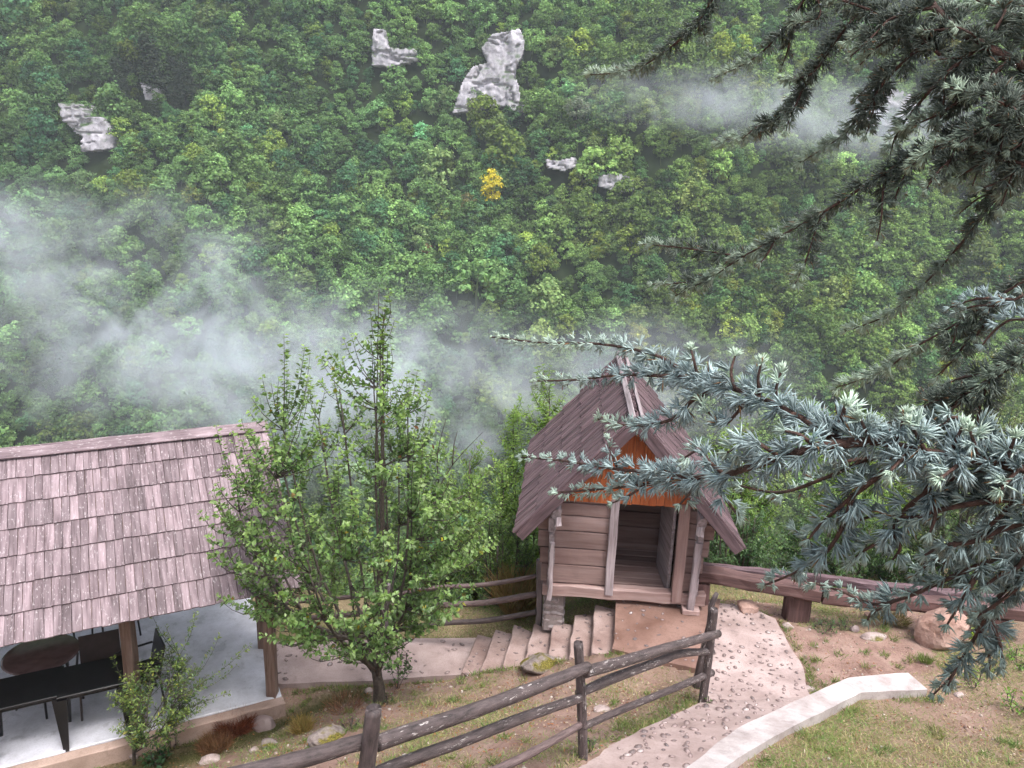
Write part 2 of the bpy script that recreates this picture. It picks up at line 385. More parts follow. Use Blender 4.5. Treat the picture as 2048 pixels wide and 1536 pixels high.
CP += [(-1.5, 12, -1.9), (.4, 11.2, -1.3), (1.6, 12.4, -1.6), (3.5, 11.6, -.9), (5.5, 11, -.7), (7, 9, .1), (-.3, 10.2, -1.0), (.1, 9.7, -.65), (1.5, 10.2, -.55), (2.6, 10.0, -.4)]
CP += [(0, 1.5, 2.6), (0, 0, 3.2), (2.5, 2, 2.1), (3, 4, 1.2), (5, 4, 1.2), (-3, 1, 2.6), (-4.5, 3, 1.0), (-5.5, 4.5, -.2), (-7, 5.5, -1.0), (4, 0, 3), (-4, -1, 3.2), (7, 2, 1.8)]
CP = np.array(CP, float)
def _tps(r2): return np.where(r2 > 1e-12, 0.5 * r2 * np.log(np.maximum(r2, 1e-12)), 0)
def _fit(CP, lam=0.02):
    n = len(CP); d2 = ((CP[:, None, :2] - CP[None, :, :2]) ** 2).sum(-1)
    A = np.zeros((n + 3, n + 3)); A[:n, :n] = _tps(d2) + lam * np.eye(n); A[:n, n] = 1; A[:n, n + 1:] = CP[:, :2]
    A[n, :n] = 1; A[n + 1:, :n] = CP[:, :2].T
    return np.linalg.solve(A, np.concatenate([CP[:, 2], [0, 0, 0]]))
TW = _fit(CP)
def ground_raw(x, y):
    x = np.asarray(x, float); y = np.asarray(y, float); sh = x.shape; x = x.ravel(); y = y.ravel(); n = len(CP); out = np.empty(len(x))
    for a in range(0, len(x), 20000):
        b = slice(a, a + 20000)
        d2 = (x[b, None] - CP[None, :, 0]) ** 2 + (y[b, None] - CP[None, :, 1]) ** 2
        out[b] = _tps(d2) @ TW[:n] + TW[n] + TW[n + 1] * x[b] + TW[n + 2] * y[b]
    return out.reshape(sh)
def gorge(x, y):                        # falls away beyond the yard to the bottom of the gorge
    return np.interp(y, [10, 12, 14, 18, 30, 60, 90, 130, 420], [-.6, -1.6, -3.4, -8, -22, -48, -60, -62, -62]) + .02 * np.abs(x)
def sm(a, b, t): t = np.clip((t - a) / (b - a), 0, 1); return t * t * (3 - 2 * t)
def ground_z(x, y):
    x = np.asarray(x, float); y = np.asarray(y, float)
    g = ground_raw(np.clip(x, -8, 9), np.clip(y, -2, 13)); far = sm(11.6, 14.5, y)
    z = g * (1 - far) + gorge(x, y) * far
    bx = sm(8, 16, np.abs(x)); z = z * (1 - bx) + (np.interp(y, [-6, 0, 6, 12], [4, 3.2, .4, -1.6]) * (1 - far) + gorge(x, y) * far) * bx
    z = z + (.040 * fbm2(x, y, .55, 4, 3) + .018 * fbm2(x, y, .15, 3, 13)) * (1 - far) + .6 * fbm2(x, y, 6, 3, 5) * far
    return z
def gz(x, y): return float(ground_z(np.array([x]), np.array([y]))[0])

PATH_POLY = PATH_L + PATH_R[::-1]
STAIR_POLY = [NOS[0][1]] + [n[1] for n in NOS] + [n[0] for n in NOS[::-1]]
WALK_POLY = WALK_N + WALK_F[::-1]
SLAB_POLY = [pav(-5.2, 8.98, 0), pav(1.37, 8.98, 0), pav(1.37, 12.3, 0), pav(-5.2, 12.3, 0)]
# the pale band: left/path-side edge and right/lawn-side edge
BAND_L = [onz(1300, 1585, .92), onz(1372, 1536, .76), onz(1420, 1497, .60), onz(1473, 1457, .45), onz(1559, 1414, .30), onz(1640, 1380, .17), onz(1700, 1354, .13), onz(1760, 1348, .125), onz(1816, 1345, .12)]
BAND_R = [onz(1385, 1585, .92), onz(1445, 1536, .76), onz(1502, 1500, .60), onz(1565, 1462, .45), onz(1640, 1425, .29), onz(1690, 1400, .17), onz(1722, 1384, .13), onz(1780, 1381, .125), onz(1856, 1378, .12)]
def axis(parts):
    out = []
    for a, b, s in parts: out += list(np.arange(a, b, s))
    return np.array(out + [parts[-1][1]])
gx = axis([(-300, -60, 30), (-60, -16, 6), (-16, -8, 1), (-8, -6.5, .15), (-6.5, 7, .05), (7, 8, .15), (8, 16, 1), (16, 60, 6), (60, 300, 30)])
gy = axis([(-30, -6, 3), (-6, 2, .4), (2, 3, .15), (3, 10.5, .05), (10.5, 12.4, .15), (12.4, 18, .5), (18, 60, 4), (60, 180, 15)])
GX, GY = np.meshgrid(gx, gy); GZ = ground_z(GX, GY)
for poly, off in ((PATH_POLY, .07), (LAND, .07), (STAIR_POLY, .35), (WALK_POLY, .08), (SLAB_POLY, .12), (BAND_L + BAND_R[::-1], .07)):
    inside = in_poly(GX, GY, poly)
    if not inside.any(): continue
    P = np.array([tuple(p) for p in poly]); ix = np.argwhere(inside)
    for (a, b) in ix:
        w = 1.0 / ((P[:, 0] - GX[a, b]) ** 2 + (P[:, 1] - GY[a, b]) ** 2 + .02) ** 2
        zz = (w * P[:, 2]).sum() / w.sum() if poly is not SLAB_POLY else SLAB_Z
        GZ[a, b] = min(GZ[a, b], zz - off)
def cover(x, y):
    """0 bare earth .. 1 grass, and a second value: leaf litter / moss"""
    x = np.asarray(x); y = np.asarray(y)
    n = fbm2(x, y, .9, 4, 21); n2 = fbm2(x, y, .35, 3, 31)
    g = .36 + .85 * n + .45 * n2
    bare = in_poly(x, y, [onz(1545, 1240, 0), onz(1700, 1262, 0), onz(1850, 1285, 0), onz(1880, 1345, 0), onz(1700, 1360, 0), onz(1640, 1395, .05), onz(1590, 1330, 0)])
    g = np.where(bare, g - .75, g)
    lawn = in_poly(x, y, [onz(1480, 1560, .5), onz(1720, 1386, .1), onz(1870, 1380, .1), onz(2000, 1300, .1), onz(2250, 1300, .1), onz(2300, 1600, .3)])
    g = np.where(lawn, g + .30, g)
    d = np.abs(x * PV.x + y * PV.y - 8.6); moss = np.clip(1 - d / .45, 0, 1) * (x * PU.x + y * PU.y < 2.4)
    g = np.maximum(g, moss)
    g = np.where(y > 9.6, np.maximum(g, .85 + .3 * n), g)
    return np.clip(g, 0, 1), moss
ni, nj = GX.shape
V = np.stack([GX.ravel(), GY.ravel(), GZ.ravel()], 1)
I = np.arange(ni * nj).reshape(ni, nj)
F = np.stack([I[:-1, :-1].ravel(), I[:-1, 1:].ravel(), I[1:, 1:].ravel(), I[1:, :-1].ravel()], 1)
cg, cm = cover(GX.ravel(), GY.ravel())
def soil_mat():
    t = NT('yard_soil'); a = t.n('Attribute', {'attribute_name': 'col'}); s = t.n('SeparateColor', Color=a.outputs['Color'])
    tc = t.coords((1, 1, 1), False)
    n1 = t.n('TexNoise', Vector=tc, Scale=3.0, Detail=8.0, Roughness=.7).outputs['Fac']
    n2 = t.n('TexNoise', Vector=tc, Scale=38.0, Detail=6.0, Roughness=.75).outputs['Fac']
    earth = t.ramp(n1, [(.3, (.185, .105, .085)), (.52, (.31, .20, .165)), (.7, (.40, .285, .24))])
    earth = t.mix(t.ramp(n2, [(.52, (0, 0, 0)), (.68, (.6,) * 3)]), earth, (.36, .26, .20))
    turf = t.ramp(n2, [(.32, (.095, .075, .040)), (.5, (.215, .175, .090)), (.66, (.36, .285, .18))])
    c = t.mix(s.outputs[0], earth, turf); mossc = t.ramp(n2, [(.35, (.045, .045, .015)), (.65, (.105, .10, .035))])
    c = t.mix(s.outputs[1], c, mossc)
    return t.done(c, .9, t.bump(n2, .9, .03), .2)
me = np_mesh('ground', V, F, np.stack([cg, cm, cg * 0], 1), True, [soil_mat()])
tag(obj('ground', me), kind='structure')

# ------------------------------------------------------------------ hillside across the gorge
def hill_z(x, y):
    x = np.asarray(x, float); y = np.asarray(y, float)
    z = -47 + 1.5 * (y - 150) + 9.0 * np.sin((x + .9 * (y - 180)) / 19.0) * sm(125, 160, y) + 16 * fbm2(x, y, 40, 3, 61) + 6.0 * fbm2(x, y, 13, 2, 71)
    return np.maximum(z, -61.0 + .3 * fbm2(x, y, 9, 2, 3))
hx = np.arange(-330, 331, 5.0); hy = np.arange(85, 331, 3.0)
HXX, HYY = np.meshgrid(hx, hy); HZZ = hill_z(HXX, HYY); ni, nj = HXX.shape
I = np.arange(ni * nj).reshape(ni, nj)
F = np.stack([I[:-1, :-1].ravel(), I[:-1, 1:].ravel(), I[1:, 1:].ravel(), I[1:, :-1].ravel()], 1)
def hill_mat():
    t = NT('forest_floor'); n = t.n('TexNoise', Vector=t.coords((1, 1, 1), False), Scale=.35, Detail=6.0).outputs['Fac']
    return t.done(t.ramp(n, [(.3, (.008, .014, .005)), (.7, (.022, .034, .012))]), .95, None, .1)
tag(obj('hillside', np_mesh('hillside', np.stack([HXX.ravel(), HYY.ravel(), HZZ.ravel()], 1), F, None, True, [hill_mat()])), kind='structure')
def hit_hill(px, py):
    d = ray(px, py); ts = np.arange(100, 360, .5) / d.y
    X = d.x * ts; Y = d.y * ts; Z = EYE + d.z * ts; k = np.argmax(Z < hill_z(X, Y)); return Vector((X[k], Y[k], Z[k]))

# limestone outcrops: outline in the picture, built at their own distance and carried back into the hill
CLIFFS = [
 ('tall pale limestone cliff with a small cave at its foot, high on the forested hillside', [(962, 92), (985, 62), (1040, 52), (1050, 80), (1046, 105), (1034, 128), (1030, 150), (1038, 172), (1040, 195), (1058, 222), (1030, 224), (1010, 212), (975, 212), (960, 220), (940, 224), (905, 226), (915, 190), (925, 160), (945, 130), (975, 122)]),
 ('low slanting limestone ledge among the trees at the upper left', [(108, 204), (150, 206), (170, 232), (205, 236), (228, 275), (222, 298), (170, 304), (168, 272), (140, 262), (116, 238)]),
 ('dull grey rock face left of the tall pale cliff', [(746, 55), (768, 58), (775, 95), (830, 98), (836, 120), (780, 134), (745, 130), (742, 100)]),
 ('small purplish rock patch low right of the tall cliff', [(1200, 352), (1235, 345), (1266, 356), (1270, 378), (1240, 386), (1198, 372)]),
 ('thin broken rock band below the tall cliff, left of the purplish patch', [(1092, 318), (1118, 322), (1150, 314), (1160, 330), (1128, 342), (1095, 336)]),
 ('misty pale cliff behind the cedar boughs at the right', [(1738, 178), (1790, 172), (1838, 190), (1836, 236), (1800, 252), (1735, 250)]),
 ('pale rock glimpsed between cedar boughs near the right edge', [(1930, 262), (1985, 258), (1990, 296), (1940, 302)]),
 ('small grey rock between dark pines at the upper left', [(280, 166), (312, 176), (318, 200), (292, 200)]),
]
CLIFF_BOX = []
def cliff(label, poly, seed):
    cx = sum(p[0] for p in poly) / len(poly); by = max(p[1] for p in poly)
    base = hit_hill(cx, by); Y = base.y - 3.0
    P = [aty(px, py, Y) for px, py in poly]
    xs = [p.x for p in P]; zs = [p.z for p in P]; x0, x1, z0, z1 = min(xs), max(xs), min(zs) - 2.0, max(zs)
    # keep the foot going down into the trees
    poly2 = [(p.x, p.z) for p in P]
    st = max(.28, (x1 - x0) / 64); nx = int((x1 - x0) / st) + 3; nz = int((z1 - z0) / st) + 3
    gxx, gzz = np.meshgrid(x0 - st + st * np.arange(nx), z0 - st + st * np.arange(nz))
    jx = gxx + .7 * st * fbm2(gxx, gzz, 1.6 * st * 3, 2, seed); jz = gzz + .7 * st * fbm2(gxx + 40, gzz, 1.6 * st * 3, 2, seed + 3)
    c = np.stack([gxx.ravel(), gzz.ravel(), np.zeros(gxx.size) + seed], 1)
    rel = 1.5 * fbm(c / np.array([6.0, 9.0, 1]), 3, seed) - 1.6 * np.abs(fbm(c / np.array([2.6, 9.0, 1]), 3, seed + 9)) + .8 * (np.abs(fbm(c / np.array([7.0, 1.8, 1]), 3, seed + 5)) < .05) + .35 * fbm(c / .9, 2, seed + 7)
    lean = (gzz - z0) * .16
    Yv = Y + lean + rel.reshape(gxx.shape)
    n = gxx.size; V = np.stack([jx.ravel(), Yv.ravel(), jz.ravel()], 1); B = V.copy(); B[:, 1] = Y + 32
    I = np.arange(n).reshape(gxx.shape); F = []; keep = np.zeros((nz - 1, nx - 1), bool)
    ccx = .25 * (jx[:-1, :-1] + jx[1:, :-1] + jx[:-1, 1:] + jx[1:, 1:]); ccz = .25 * (jz[:-1, :-1] + jz[1:, :-1] + jz[:-1, 1:] + jz[1:, 1:])
    keep = in_poly(ccx, ccz, poly2)
    for a in range(nz - 1):
        for b in range(nx - 1):
            if not keep[a, b]: continue
            q = (I[a, b], I[a, b + 1], I[a + 1, b + 1], I[a + 1, b]); F.append(q)
            for (da, db, e) in ((-1, 0, (0, 1)), (0, 1, (1, 2)), (1, 0, (2, 3)), (0, -1, (3, 0))):
                aa, bb = a + da, b + db
                if not (0 <= aa < nz - 1 and 0 <= bb < nx - 1 and keep[aa, bb]):
                    u, v = q[e[0]], q[e[1]]; F.append((v, u, u + n, v + n))
    o = obj('limestone_cliff', np_mesh('limestone_cliff', np.concatenate([V, B]), np.array(F), None, False, [M['cliff']]))
    tag(o, label, 'cliff', 'limestone outcrops on the far hillside'); CLIFF_BOX.append((x0, x1, min(zs), z1, Y, poly))
for k, (lb, po) in enumerate(CLIFFS): cliff(lb, po, 100 + 13 * k)

# ------------------------------------------------------------------ leaves and crowns
def unit(v): return v / np.maximum(np.linalg.norm(v, axis=1, keepdims=True), 1e-9)
def leaf_arrays(P, D, Nn, L, W, fold=.18, droop=.0):
    """folded pointed leaves: base P, axis D, normal hint Nn"""
    D = unit(D); S = unit(np.cross(D, Nn)); Nn = np.cross(S, D); L = L[:, None]; W = W[:, None]
    m = P + D * L * .48 - Nn * W * fold; l = P + D * L * .42 - S * W * .5 + Nn * W * .08; r = P + D * L * .42 + S * W * .5 + Nn * W * .08
    t = P + D * L - Nn * L * droop
    V = np.stack([P, r, t, l, m], 1).reshape(-1, 3); k = np.arange(len(P))[:, None] * 5
    F = np.concatenate([k + np.array([[0, 1, 4]]), k + np.array([[1, 2, 4]]), k + np.array([[2, 3, 4]]), k + np.array([[3, 0, 4]])], 0)
    return V, F
def jitter_cols(base, n, amt=.25, alt=None, altp=0.0, alts=None):
    c = np.array(base)[None, :] * np.exp(rng.normal(0, amt, (n, 1))) * np.exp(rng.normal(0, .06, (n, 3)))
    if alts:
        for a, p in alts:
            k = rng.random(n) < p; c[k] = np.array(a) * np.exp(rng.normal(0, .15, (k.sum(), 1)))
    return np.clip(c, 0, 1)

def far_crown(seed, kind):
    """one crown for the far forest: leafy clumps on a lumpy dome; unit = about 1 m"""
    r = np.random.default_rng(seed); P, Nn = [], []
    if kind == 'pine':
        for k in range(16):
            h = 1.5 + 6.5 * k / 16; R_ = (1 - k / 17) * 1.9 + .3
            for a in r.uniform(0, 6.28, 5):
                c = np.array([math.cos(a) * R_ * .6, math.sin(a) * R_ * .6, h]); q = r.normal(0, 1, (26, 3)) * np.array([.5, .5, .22]); P.append(c + q); Nn.append(np.tile([math.cos(a) * .4, math.sin(a) * .4, 1.], (26, 1)))
        sz = .34
    else:
        hgt = {'round': 5.0, 'tall': 6.8, 'wide': 4.4}[kind]; rad = {'round': 2.2, 'tall': 1.75, 'wide': 2.7}[kind]
        nb = 40
        for k in range(nb):
            u = r.uniform(-.95, 1); a = r.uniform(0, 6.28); q = math.sqrt(max(0, 1 - u * u)) * r.uniform(.5, 1.0)
            c = np.array([math.cos(a) * q * rad, math.sin(a) * q * rad, 1.0 + hgt * .5 + u * hgt * .5 * r.uniform(.75, 1.05)])
            br = r.uniform(.55, 1.0); n_ = 30
            d = r.normal(0, 1, (n_, 3)); d[:, 2] = np.abs(d[:, 2]) * 1.0 - .45; d /= np.linalg.norm(d, axis=1, keepdims=True)
            P.append(c + d * br * r.uniform(.6, 1.08, (n_, 1)) * np.array([1, 1, .8])); Nn.append(d + np.array([0, 0, .5]))
        sz = .44
    P = np.concatenate(P); Nn = unit(np.concatenate(Nn) + r.normal(0, .38, (len(P), 3))); n = len(P)
    T = unit(np.cross(Nn, r.normal(0, 1, (n, 3)))); B = np.cross(Nn, T); s = sz * r.uniform(.6, 1.25, (n, 1))
    V = np.stack([P - T * s * .5, P + B * s * .38 + Nn * .05, P + T * s * .5, P - B * s * .38 - Nn * .04], 1).reshape(-1, 3)
    F = np.arange(4 * n).reshape(-1, 4)
    b = np.exp(r.normal(0, .20, n)); C = np.repeat(np.stack([b * np.exp(r.normal(0, .05, n)), b, b * np.exp(r.normal(0, .05, n))], 1), 4, 0)
    # stem
    v, f, _ = tube_arrays([(0, 0, -1.5), (.1, 0, 2.2), (0, .1, 4.0)], [.16, .12, .05], 5, .1, seed, False, 0)
    v = np.array([tuple(q) for q in v]); f = np.array(f) + len(V)
    V = np.concatenate([V, v]); F = np.concatenate([F, f]); C = np.concatenate([C, np.tile([.45, .35, .45], (len(v), 1))])
    return V, F, C
def forest_leaf():
    t = NT('forest_leaf'); a = t.n('Attribute', {'attribute_name': 'col'}).outputs['Color']
    ti = t.n('Attribute', {'attribute_name': 'tint', 'attribute_type': 'INSTANCER'}).outputs['Color']
    c = t.mix(1.0, a, ti, 'MULTIPLY'); b = t.n('BsdfDiffuse', Color=c); tr = t.n('BsdfTranslucent', Color=c)
    mx = t.n('MixShader', i0=.28, i1=b.outputs[0], i2=tr.outputs[0]); t.t.links.new(mx.outputs[0], t.out.inputs['Surface']); return t.m
FL = forest_leaf()
crown_coll = bpy.data.collections.new('forest_crowns')
KINDS = ['round', 'round', 'wide', 'round', 'tall', 'wide', 'round', 'pine']
for k, kd in enumerate(KINDS):
    V, F, C = far_crown(500 + k, kd); me = np_mesh('crown_%d' % k, V, F, C, False, [FL]); crown_coll.objects.link(bpy.data.objects.new('crown_%d' % k, me))
# where the trees of the wood stand
st = 2.3; X, Y = np.meshgrid(np.arange(-200, 201, st), np.arange(100, 262, 1.7)); X = X.ravel() + rng.uniform(-.45, .45, X.size) * st * 1.1; Y = Y.ravel() + rng.uniform(-.5, .5, Y.size) * 2.3
ok = np.abs(X) < 30 + Y * .78; X, Y = X[ok], Y[ok]; Z = hill_z(X, Y)
def pxs(X, Y, Z):
    P = np.stack([X, Y, Z - EYE], 1); z = P @ np.array(FW); return 1024 + FPX * (P @ np.array(RT)) / z, 768 - FPX * (P @ np.array(UP)) / z
keep = np.ones(len(X), bool)
for (x0, x1, z0, z1, Yc, poly) in CLIFF_BOX:
    for dz in (1.0, 3.0, 5.0, 6.5):
        qx, qy = pxs(X, Y, Z + dz); cxm = sum(p[0] for p in poly) / len(poly); cym = sum(p[1] for p in poly) / len(poly)
        ex = [(cxm + (p[0] - cxm) * 1.1, cym + (p[1] - cym) * 1.05 - 3) for p in poly]
        keep &= ~(in_poly(qx, qy, ex) & (Y < Yc + 2))
X, Y, Z = X[keep], Y[keep], Z[keep]; n = len(X)
scl = np.exp(rng.normal(-.05, .35, n)) * (.80 + .16 * fbm2(X, Y, 22, 2, 9)); big = fbm2(X, Y, 30, 3, 91); sp = fbm2(X, Y, 11, 2, 95)
tint = np.tile(np.array([.118, .208, .070]), (n, 1)) * np.exp(rng.normal(0, .30, (n, 1)))
tint *= np.exp(.55 * big)[:, None] * np.exp(np.stack([.22 * sp, .08 * sp, -.12 * sp], 1))
k = rng.random(n) < .08; tint[k] *= np.array([1.35, 1.10, .75])
k = rng.random(n) < .16; tint[k] *= np.array([.58, .74, .95])
k = rng.random(n) < .05; tint[k] *= np.array([1.25, 1.05, 1.15])
# yellower flank right of the middle, cooler upper left
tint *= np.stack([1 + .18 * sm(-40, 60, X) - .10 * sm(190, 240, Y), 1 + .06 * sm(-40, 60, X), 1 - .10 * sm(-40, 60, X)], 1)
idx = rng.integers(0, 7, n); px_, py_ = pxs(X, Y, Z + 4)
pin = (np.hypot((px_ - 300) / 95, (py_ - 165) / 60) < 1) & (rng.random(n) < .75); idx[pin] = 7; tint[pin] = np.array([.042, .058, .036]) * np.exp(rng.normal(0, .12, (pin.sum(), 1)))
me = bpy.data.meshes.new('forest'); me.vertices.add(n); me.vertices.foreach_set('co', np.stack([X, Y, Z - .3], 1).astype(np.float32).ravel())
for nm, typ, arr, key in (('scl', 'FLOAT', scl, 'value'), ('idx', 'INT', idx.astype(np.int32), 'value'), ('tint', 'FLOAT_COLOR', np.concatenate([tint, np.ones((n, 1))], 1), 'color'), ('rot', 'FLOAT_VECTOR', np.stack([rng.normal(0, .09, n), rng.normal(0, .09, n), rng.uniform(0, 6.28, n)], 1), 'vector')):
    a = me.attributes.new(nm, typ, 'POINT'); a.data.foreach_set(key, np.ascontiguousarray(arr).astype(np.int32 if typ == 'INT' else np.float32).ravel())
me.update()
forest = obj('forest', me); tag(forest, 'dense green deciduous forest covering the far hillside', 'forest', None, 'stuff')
ng = bpy.data.node_groups.new('plant_forest', 'GeometryNodeTree')
ng.interface.new_socket('Geometry', in_out='INPUT', socket_type='NodeSocketGeometry'); ng.interface.new_socket('Geometry', in_out='OUTPUT', socket_type='NodeSocketGeometry')
gi = ng.nodes.new('NodeGroupInput'); go = ng.nodes.new('NodeGroupOutput'); iop = ng.nodes.new('GeometryNodeInstanceOnPoints')
ci = ng.nodes.new('GeometryNodeCollectionInfo'); ci.inputs['Collection'].default_value = crown_coll; ci.inputs['Separate Children'].default_value = True; ci.inputs['Reset Children'].default_value = True
def named(nm, typ):
    q = ng.nodes.new('GeometryNodeInputNamedAttribute'); q.data_type = typ; q.inputs['Name'].default_value = nm
    return [o for o in q.outputs if o.enabled and o.name == 'Attribute'][0]
iop.inputs['Pick Instance'].default_value = True
ng.links.new(gi.outputs[0], iop.inputs['Points']); ng.links.new(ci.outputs[0], iop.inputs['Instance'])
ng.links.new(named('idx', 'INT'), iop.inputs['Instance Index']); ng.links.new(named('rot', 'FLOAT_VECTOR'), iop.inputs['Rotation']); ng.links.new(named('scl', 'FLOAT'), iop.inputs['Scale'])
ng.links.new(iop.outputs[0], go.inputs[0])
md = forest.modifiers.new('plant', 'NODES'); md.node_group = ng
# a few trees that stand out from the wood, as things of their own
def lone_tree(label, px, py, kind, c, s, seed):
    b = hit_hill(px, py); t = thing('hillside_tree', b, label, 'tree', 'single trees that stand out on the far hillside')
    V, F, C = far_crown(seed, kind); nst = 15; C = C * np.array(c)
    Mx = Matrix.Translation(b + Vector((0, -3.0, -.5))) @ Matrix.Rotation(seed, 4, 'Z') @ Matrix.Scale(s, 4)
    obj('crown', np_mesh('crown', V[:-nst], F[:-10], C[:-nst], False, [M['leaf']]), t, Mx)
    obj('trunk', np_mesh('trunk', V[-nst:], F[-10:] - (len(V) - nst), None, True, [M['forest_bark']]), t, Mx)
lone_tree('bright yellow tree in the middle of the green hillside', 984, 412, 'tall', (.62, .52, .03), 1.15, 901)
lone_tree('small rust red tree among the greens below the yellow one', 858, 508, 'round', (.22, .055, .035), .5, 902)
lone_tree('olive brown tree just left of the yellow tree', 938, 425, 'round', (.16, .15, .045), .8, 903)
lone_tree('fresh light green tree above the pointed top of the orchard tree', 848, 585, 'tall', (.085, .19, .045), .85, 904)
lone_tree('yellow green bushy tree under the tall cliff, at its left foot', 948, 232, 'round', (.13, .16, .045), .7, 905)
lone_tree('pale grey green tree right of the tall cliff foot', 1150, 245, 'wide', (.16, .20, .13), 1.05, 906)

# ------------------------------------------------------------------ mist in the gorge and the air
def mist(label, px, py, Y, rx, ry, rz, dens, seed, ns=2.2, lo=.40, hi=.72, tilt=0):
    c = aty(px, py, Y); t = NT('mist_%d' % seed); tc = t.n('TexCoord').outputs['Object']
    ln = t.n('VectorMath', {'operation': 'LENGTH'}, i0=tc).outputs['Value']
    fall = t.n('MapRange', {'interpolation_type': 'SMOOTHSTEP'}, Value=ln); fall.inputs[1].default_value = 1.0; fall.inputs[2].default_value = .15; fall.inputs[3].default_value = 0; fall.inputs[4].default_value = 1
    mp = t.n('Mapping', Scale=(rx / 14.0, ry / 14.0, rz / 14.0), Location=(seed * 3.7, seed * 1.3, 0)); t.t.links.new(tc, mp.inputs['Vector'])
    nz = t.n('TexNoise', Vector=mp.outputs[0], Scale=ns * .55, Detail=6.0, Roughness=.64, Distortion=1.6).outputs['Fac']
    k = t.n('MapRange', {'interpolation_type': 'SMOOTHSTEP'}, Value=nz); k.inputs[1].default_value = lo; k.inputs[2].default_value = hi
    d = t.math('MULTIPLY', t.math('MULTIPLY', fall.outputs[0], k.outputs[0]), dens)
    pv = t.n('VolumePrincipled', Color=(.86, .91, 1.0, 1), Anisotropy=.1); t.t.links.new(d, pv.inputs['Density'])
    t.t.links.new(pv.outputs[0], t.out.inputs['Volume'])
    bm = bmesh.new(); bmesh.ops.create_icosphere(bm, subdivisions=3, radius=1.0); me = bpy.data.meshes.new('mist'); bm.to_mesh(me); bm.free(); me.materials.append(t.m)
    o = obj('mist', me, None, Matrix.Translation(c) @ Matrix.Rotation(R(tilt), 4, 'Y') @ Matrix.Diagonal((rx, ry, rz, 1)))
    tag(o, label, 'mist', 'drifting mist in the gorge', 'stuff'); return o
# ------------------------------------------------------------------ path, landing, stairs, walkway
def sheet(name, L, Rr, m, thick=.10, lift=.0, cuts=6, bumpy=.006, parent=None, wave=.07):
    """a laid strip between two edges with real thickness"""
    n = len(L); rows = []
    sub = 4
    for i in range(n - 1):
        for k in range(sub + (1 if i == n - 2 else 0)):
            t = k / sub; a = L[i].lerp(L[i + 1], t); b = Rr[i].lerp(Rr[i + 1], t); rows.append([a.lerp(b, j / cuts) for j in range(cuts + 1)])
    A = np.array([[tuple(p) for p in r] for r in rows]); sh = A.shape[:2]
    A[:, :, 2] += lift + bumpy * fbm2(A[:, :, 0], A[:, :, 1], .35, 3, 77)
    wob = wave * fbm2(A[:, :, 0] * 3, A[:, :, 1] * 3, .9, 3, 79); A[:, 0, 0] += wob[:, 0]; A[:, -1, 0] += wob[:, -1]
    V = A.reshape(-1, 3); B = V.copy(); B[:, 2] -= thick; I = np.arange(len(V)).reshape(sh); F = []
    for i in range(sh[0] - 1):
        for j in range(sh[1] - 1): F.append((I[i, j], I[i, j + 1], I[i + 1, j + 1], I[i + 1, j]))
    nV = len(V); rim = list(I[0, :]) + list(I[1:, -1]) + list(I[-1, -2::-1]) + list(I[-2:0:-1, 0])
    for a, b in zip(rim, rim[1:] + rim[:1]): F.append((a, b, b + nV, a + nV)[::-1])
    bm_ = pymesh(name, np.concatenate([V, B]), F, m, False); 
    bmx = bmesh.new(); bmx.from_mesh(bm_); bmesh.ops.recalc_face_normals(bmx, faces=bmx.faces); bmx.to_mesh(bm_); bmx.free()
    return obj(name, bm_, parent)
path = tag(sheet('path', PATH_L, PATH_R, M['path']), kind='structure')
walk = tag(sheet('walkway', WALK_N, WALK_F, M['path'], .12), kind='structure')
landing = tag(sheet('landing', [LAND[0], LAND[1], LAND[2]], [LAND[6], LAND[5].lerp(LAND[6], .1), LAND[4]], M['landing'], .30, .012), kind='structure')
stairs = bpy.data.objects.new('stairs', None); place(stairs, Matrix.Translation(NOS[0][1])); tag(stairs, kind='structure')
STEPS = []
for i in range(7):
    f0, n0 = NOS[i]; f1, n1 = NOS[i + 1]; z = stepz(i); rr = random.Random(i); e = .006 * (i % 2)
    a = [Vector((p.x, p.y, z + rr.uniform(-.006, .006))) for p in (f0, n0)]; b = [Vector((p.x, p.y, z)) + Vector((.02, 0, 0)) for p in (f1, n1)]
    V = []; cuts = 7
    for j in range(cuts + 1):
        t = j / cuts; p = a[0].lerp(a[1], t); q = b[0].lerp(b[1], t); w = rr.uniform(-.012, .012)
        V += [p + Vector((w, 0, -.012)), p + Vector((w + .012, 0, 0)), q, q - Vector((0, 0, .34)), p + Vector((w, 0, -.34))]
    F = []
    for j in range(cuts):
        for k in range(5):
            c = j * 5 + k; d = j * 5 + (k + 1) % 5; F.append((c, d, d + 5, c + 5))
    F += [tuple(range(5)), tuple(reversed(range(cuts * 5, cuts * 5 + 5)))]
    o = obj('step', pymesh('step', V, F, M['steps']), stairs); STEPS.append((o, f0, n0, f1, n1, z))
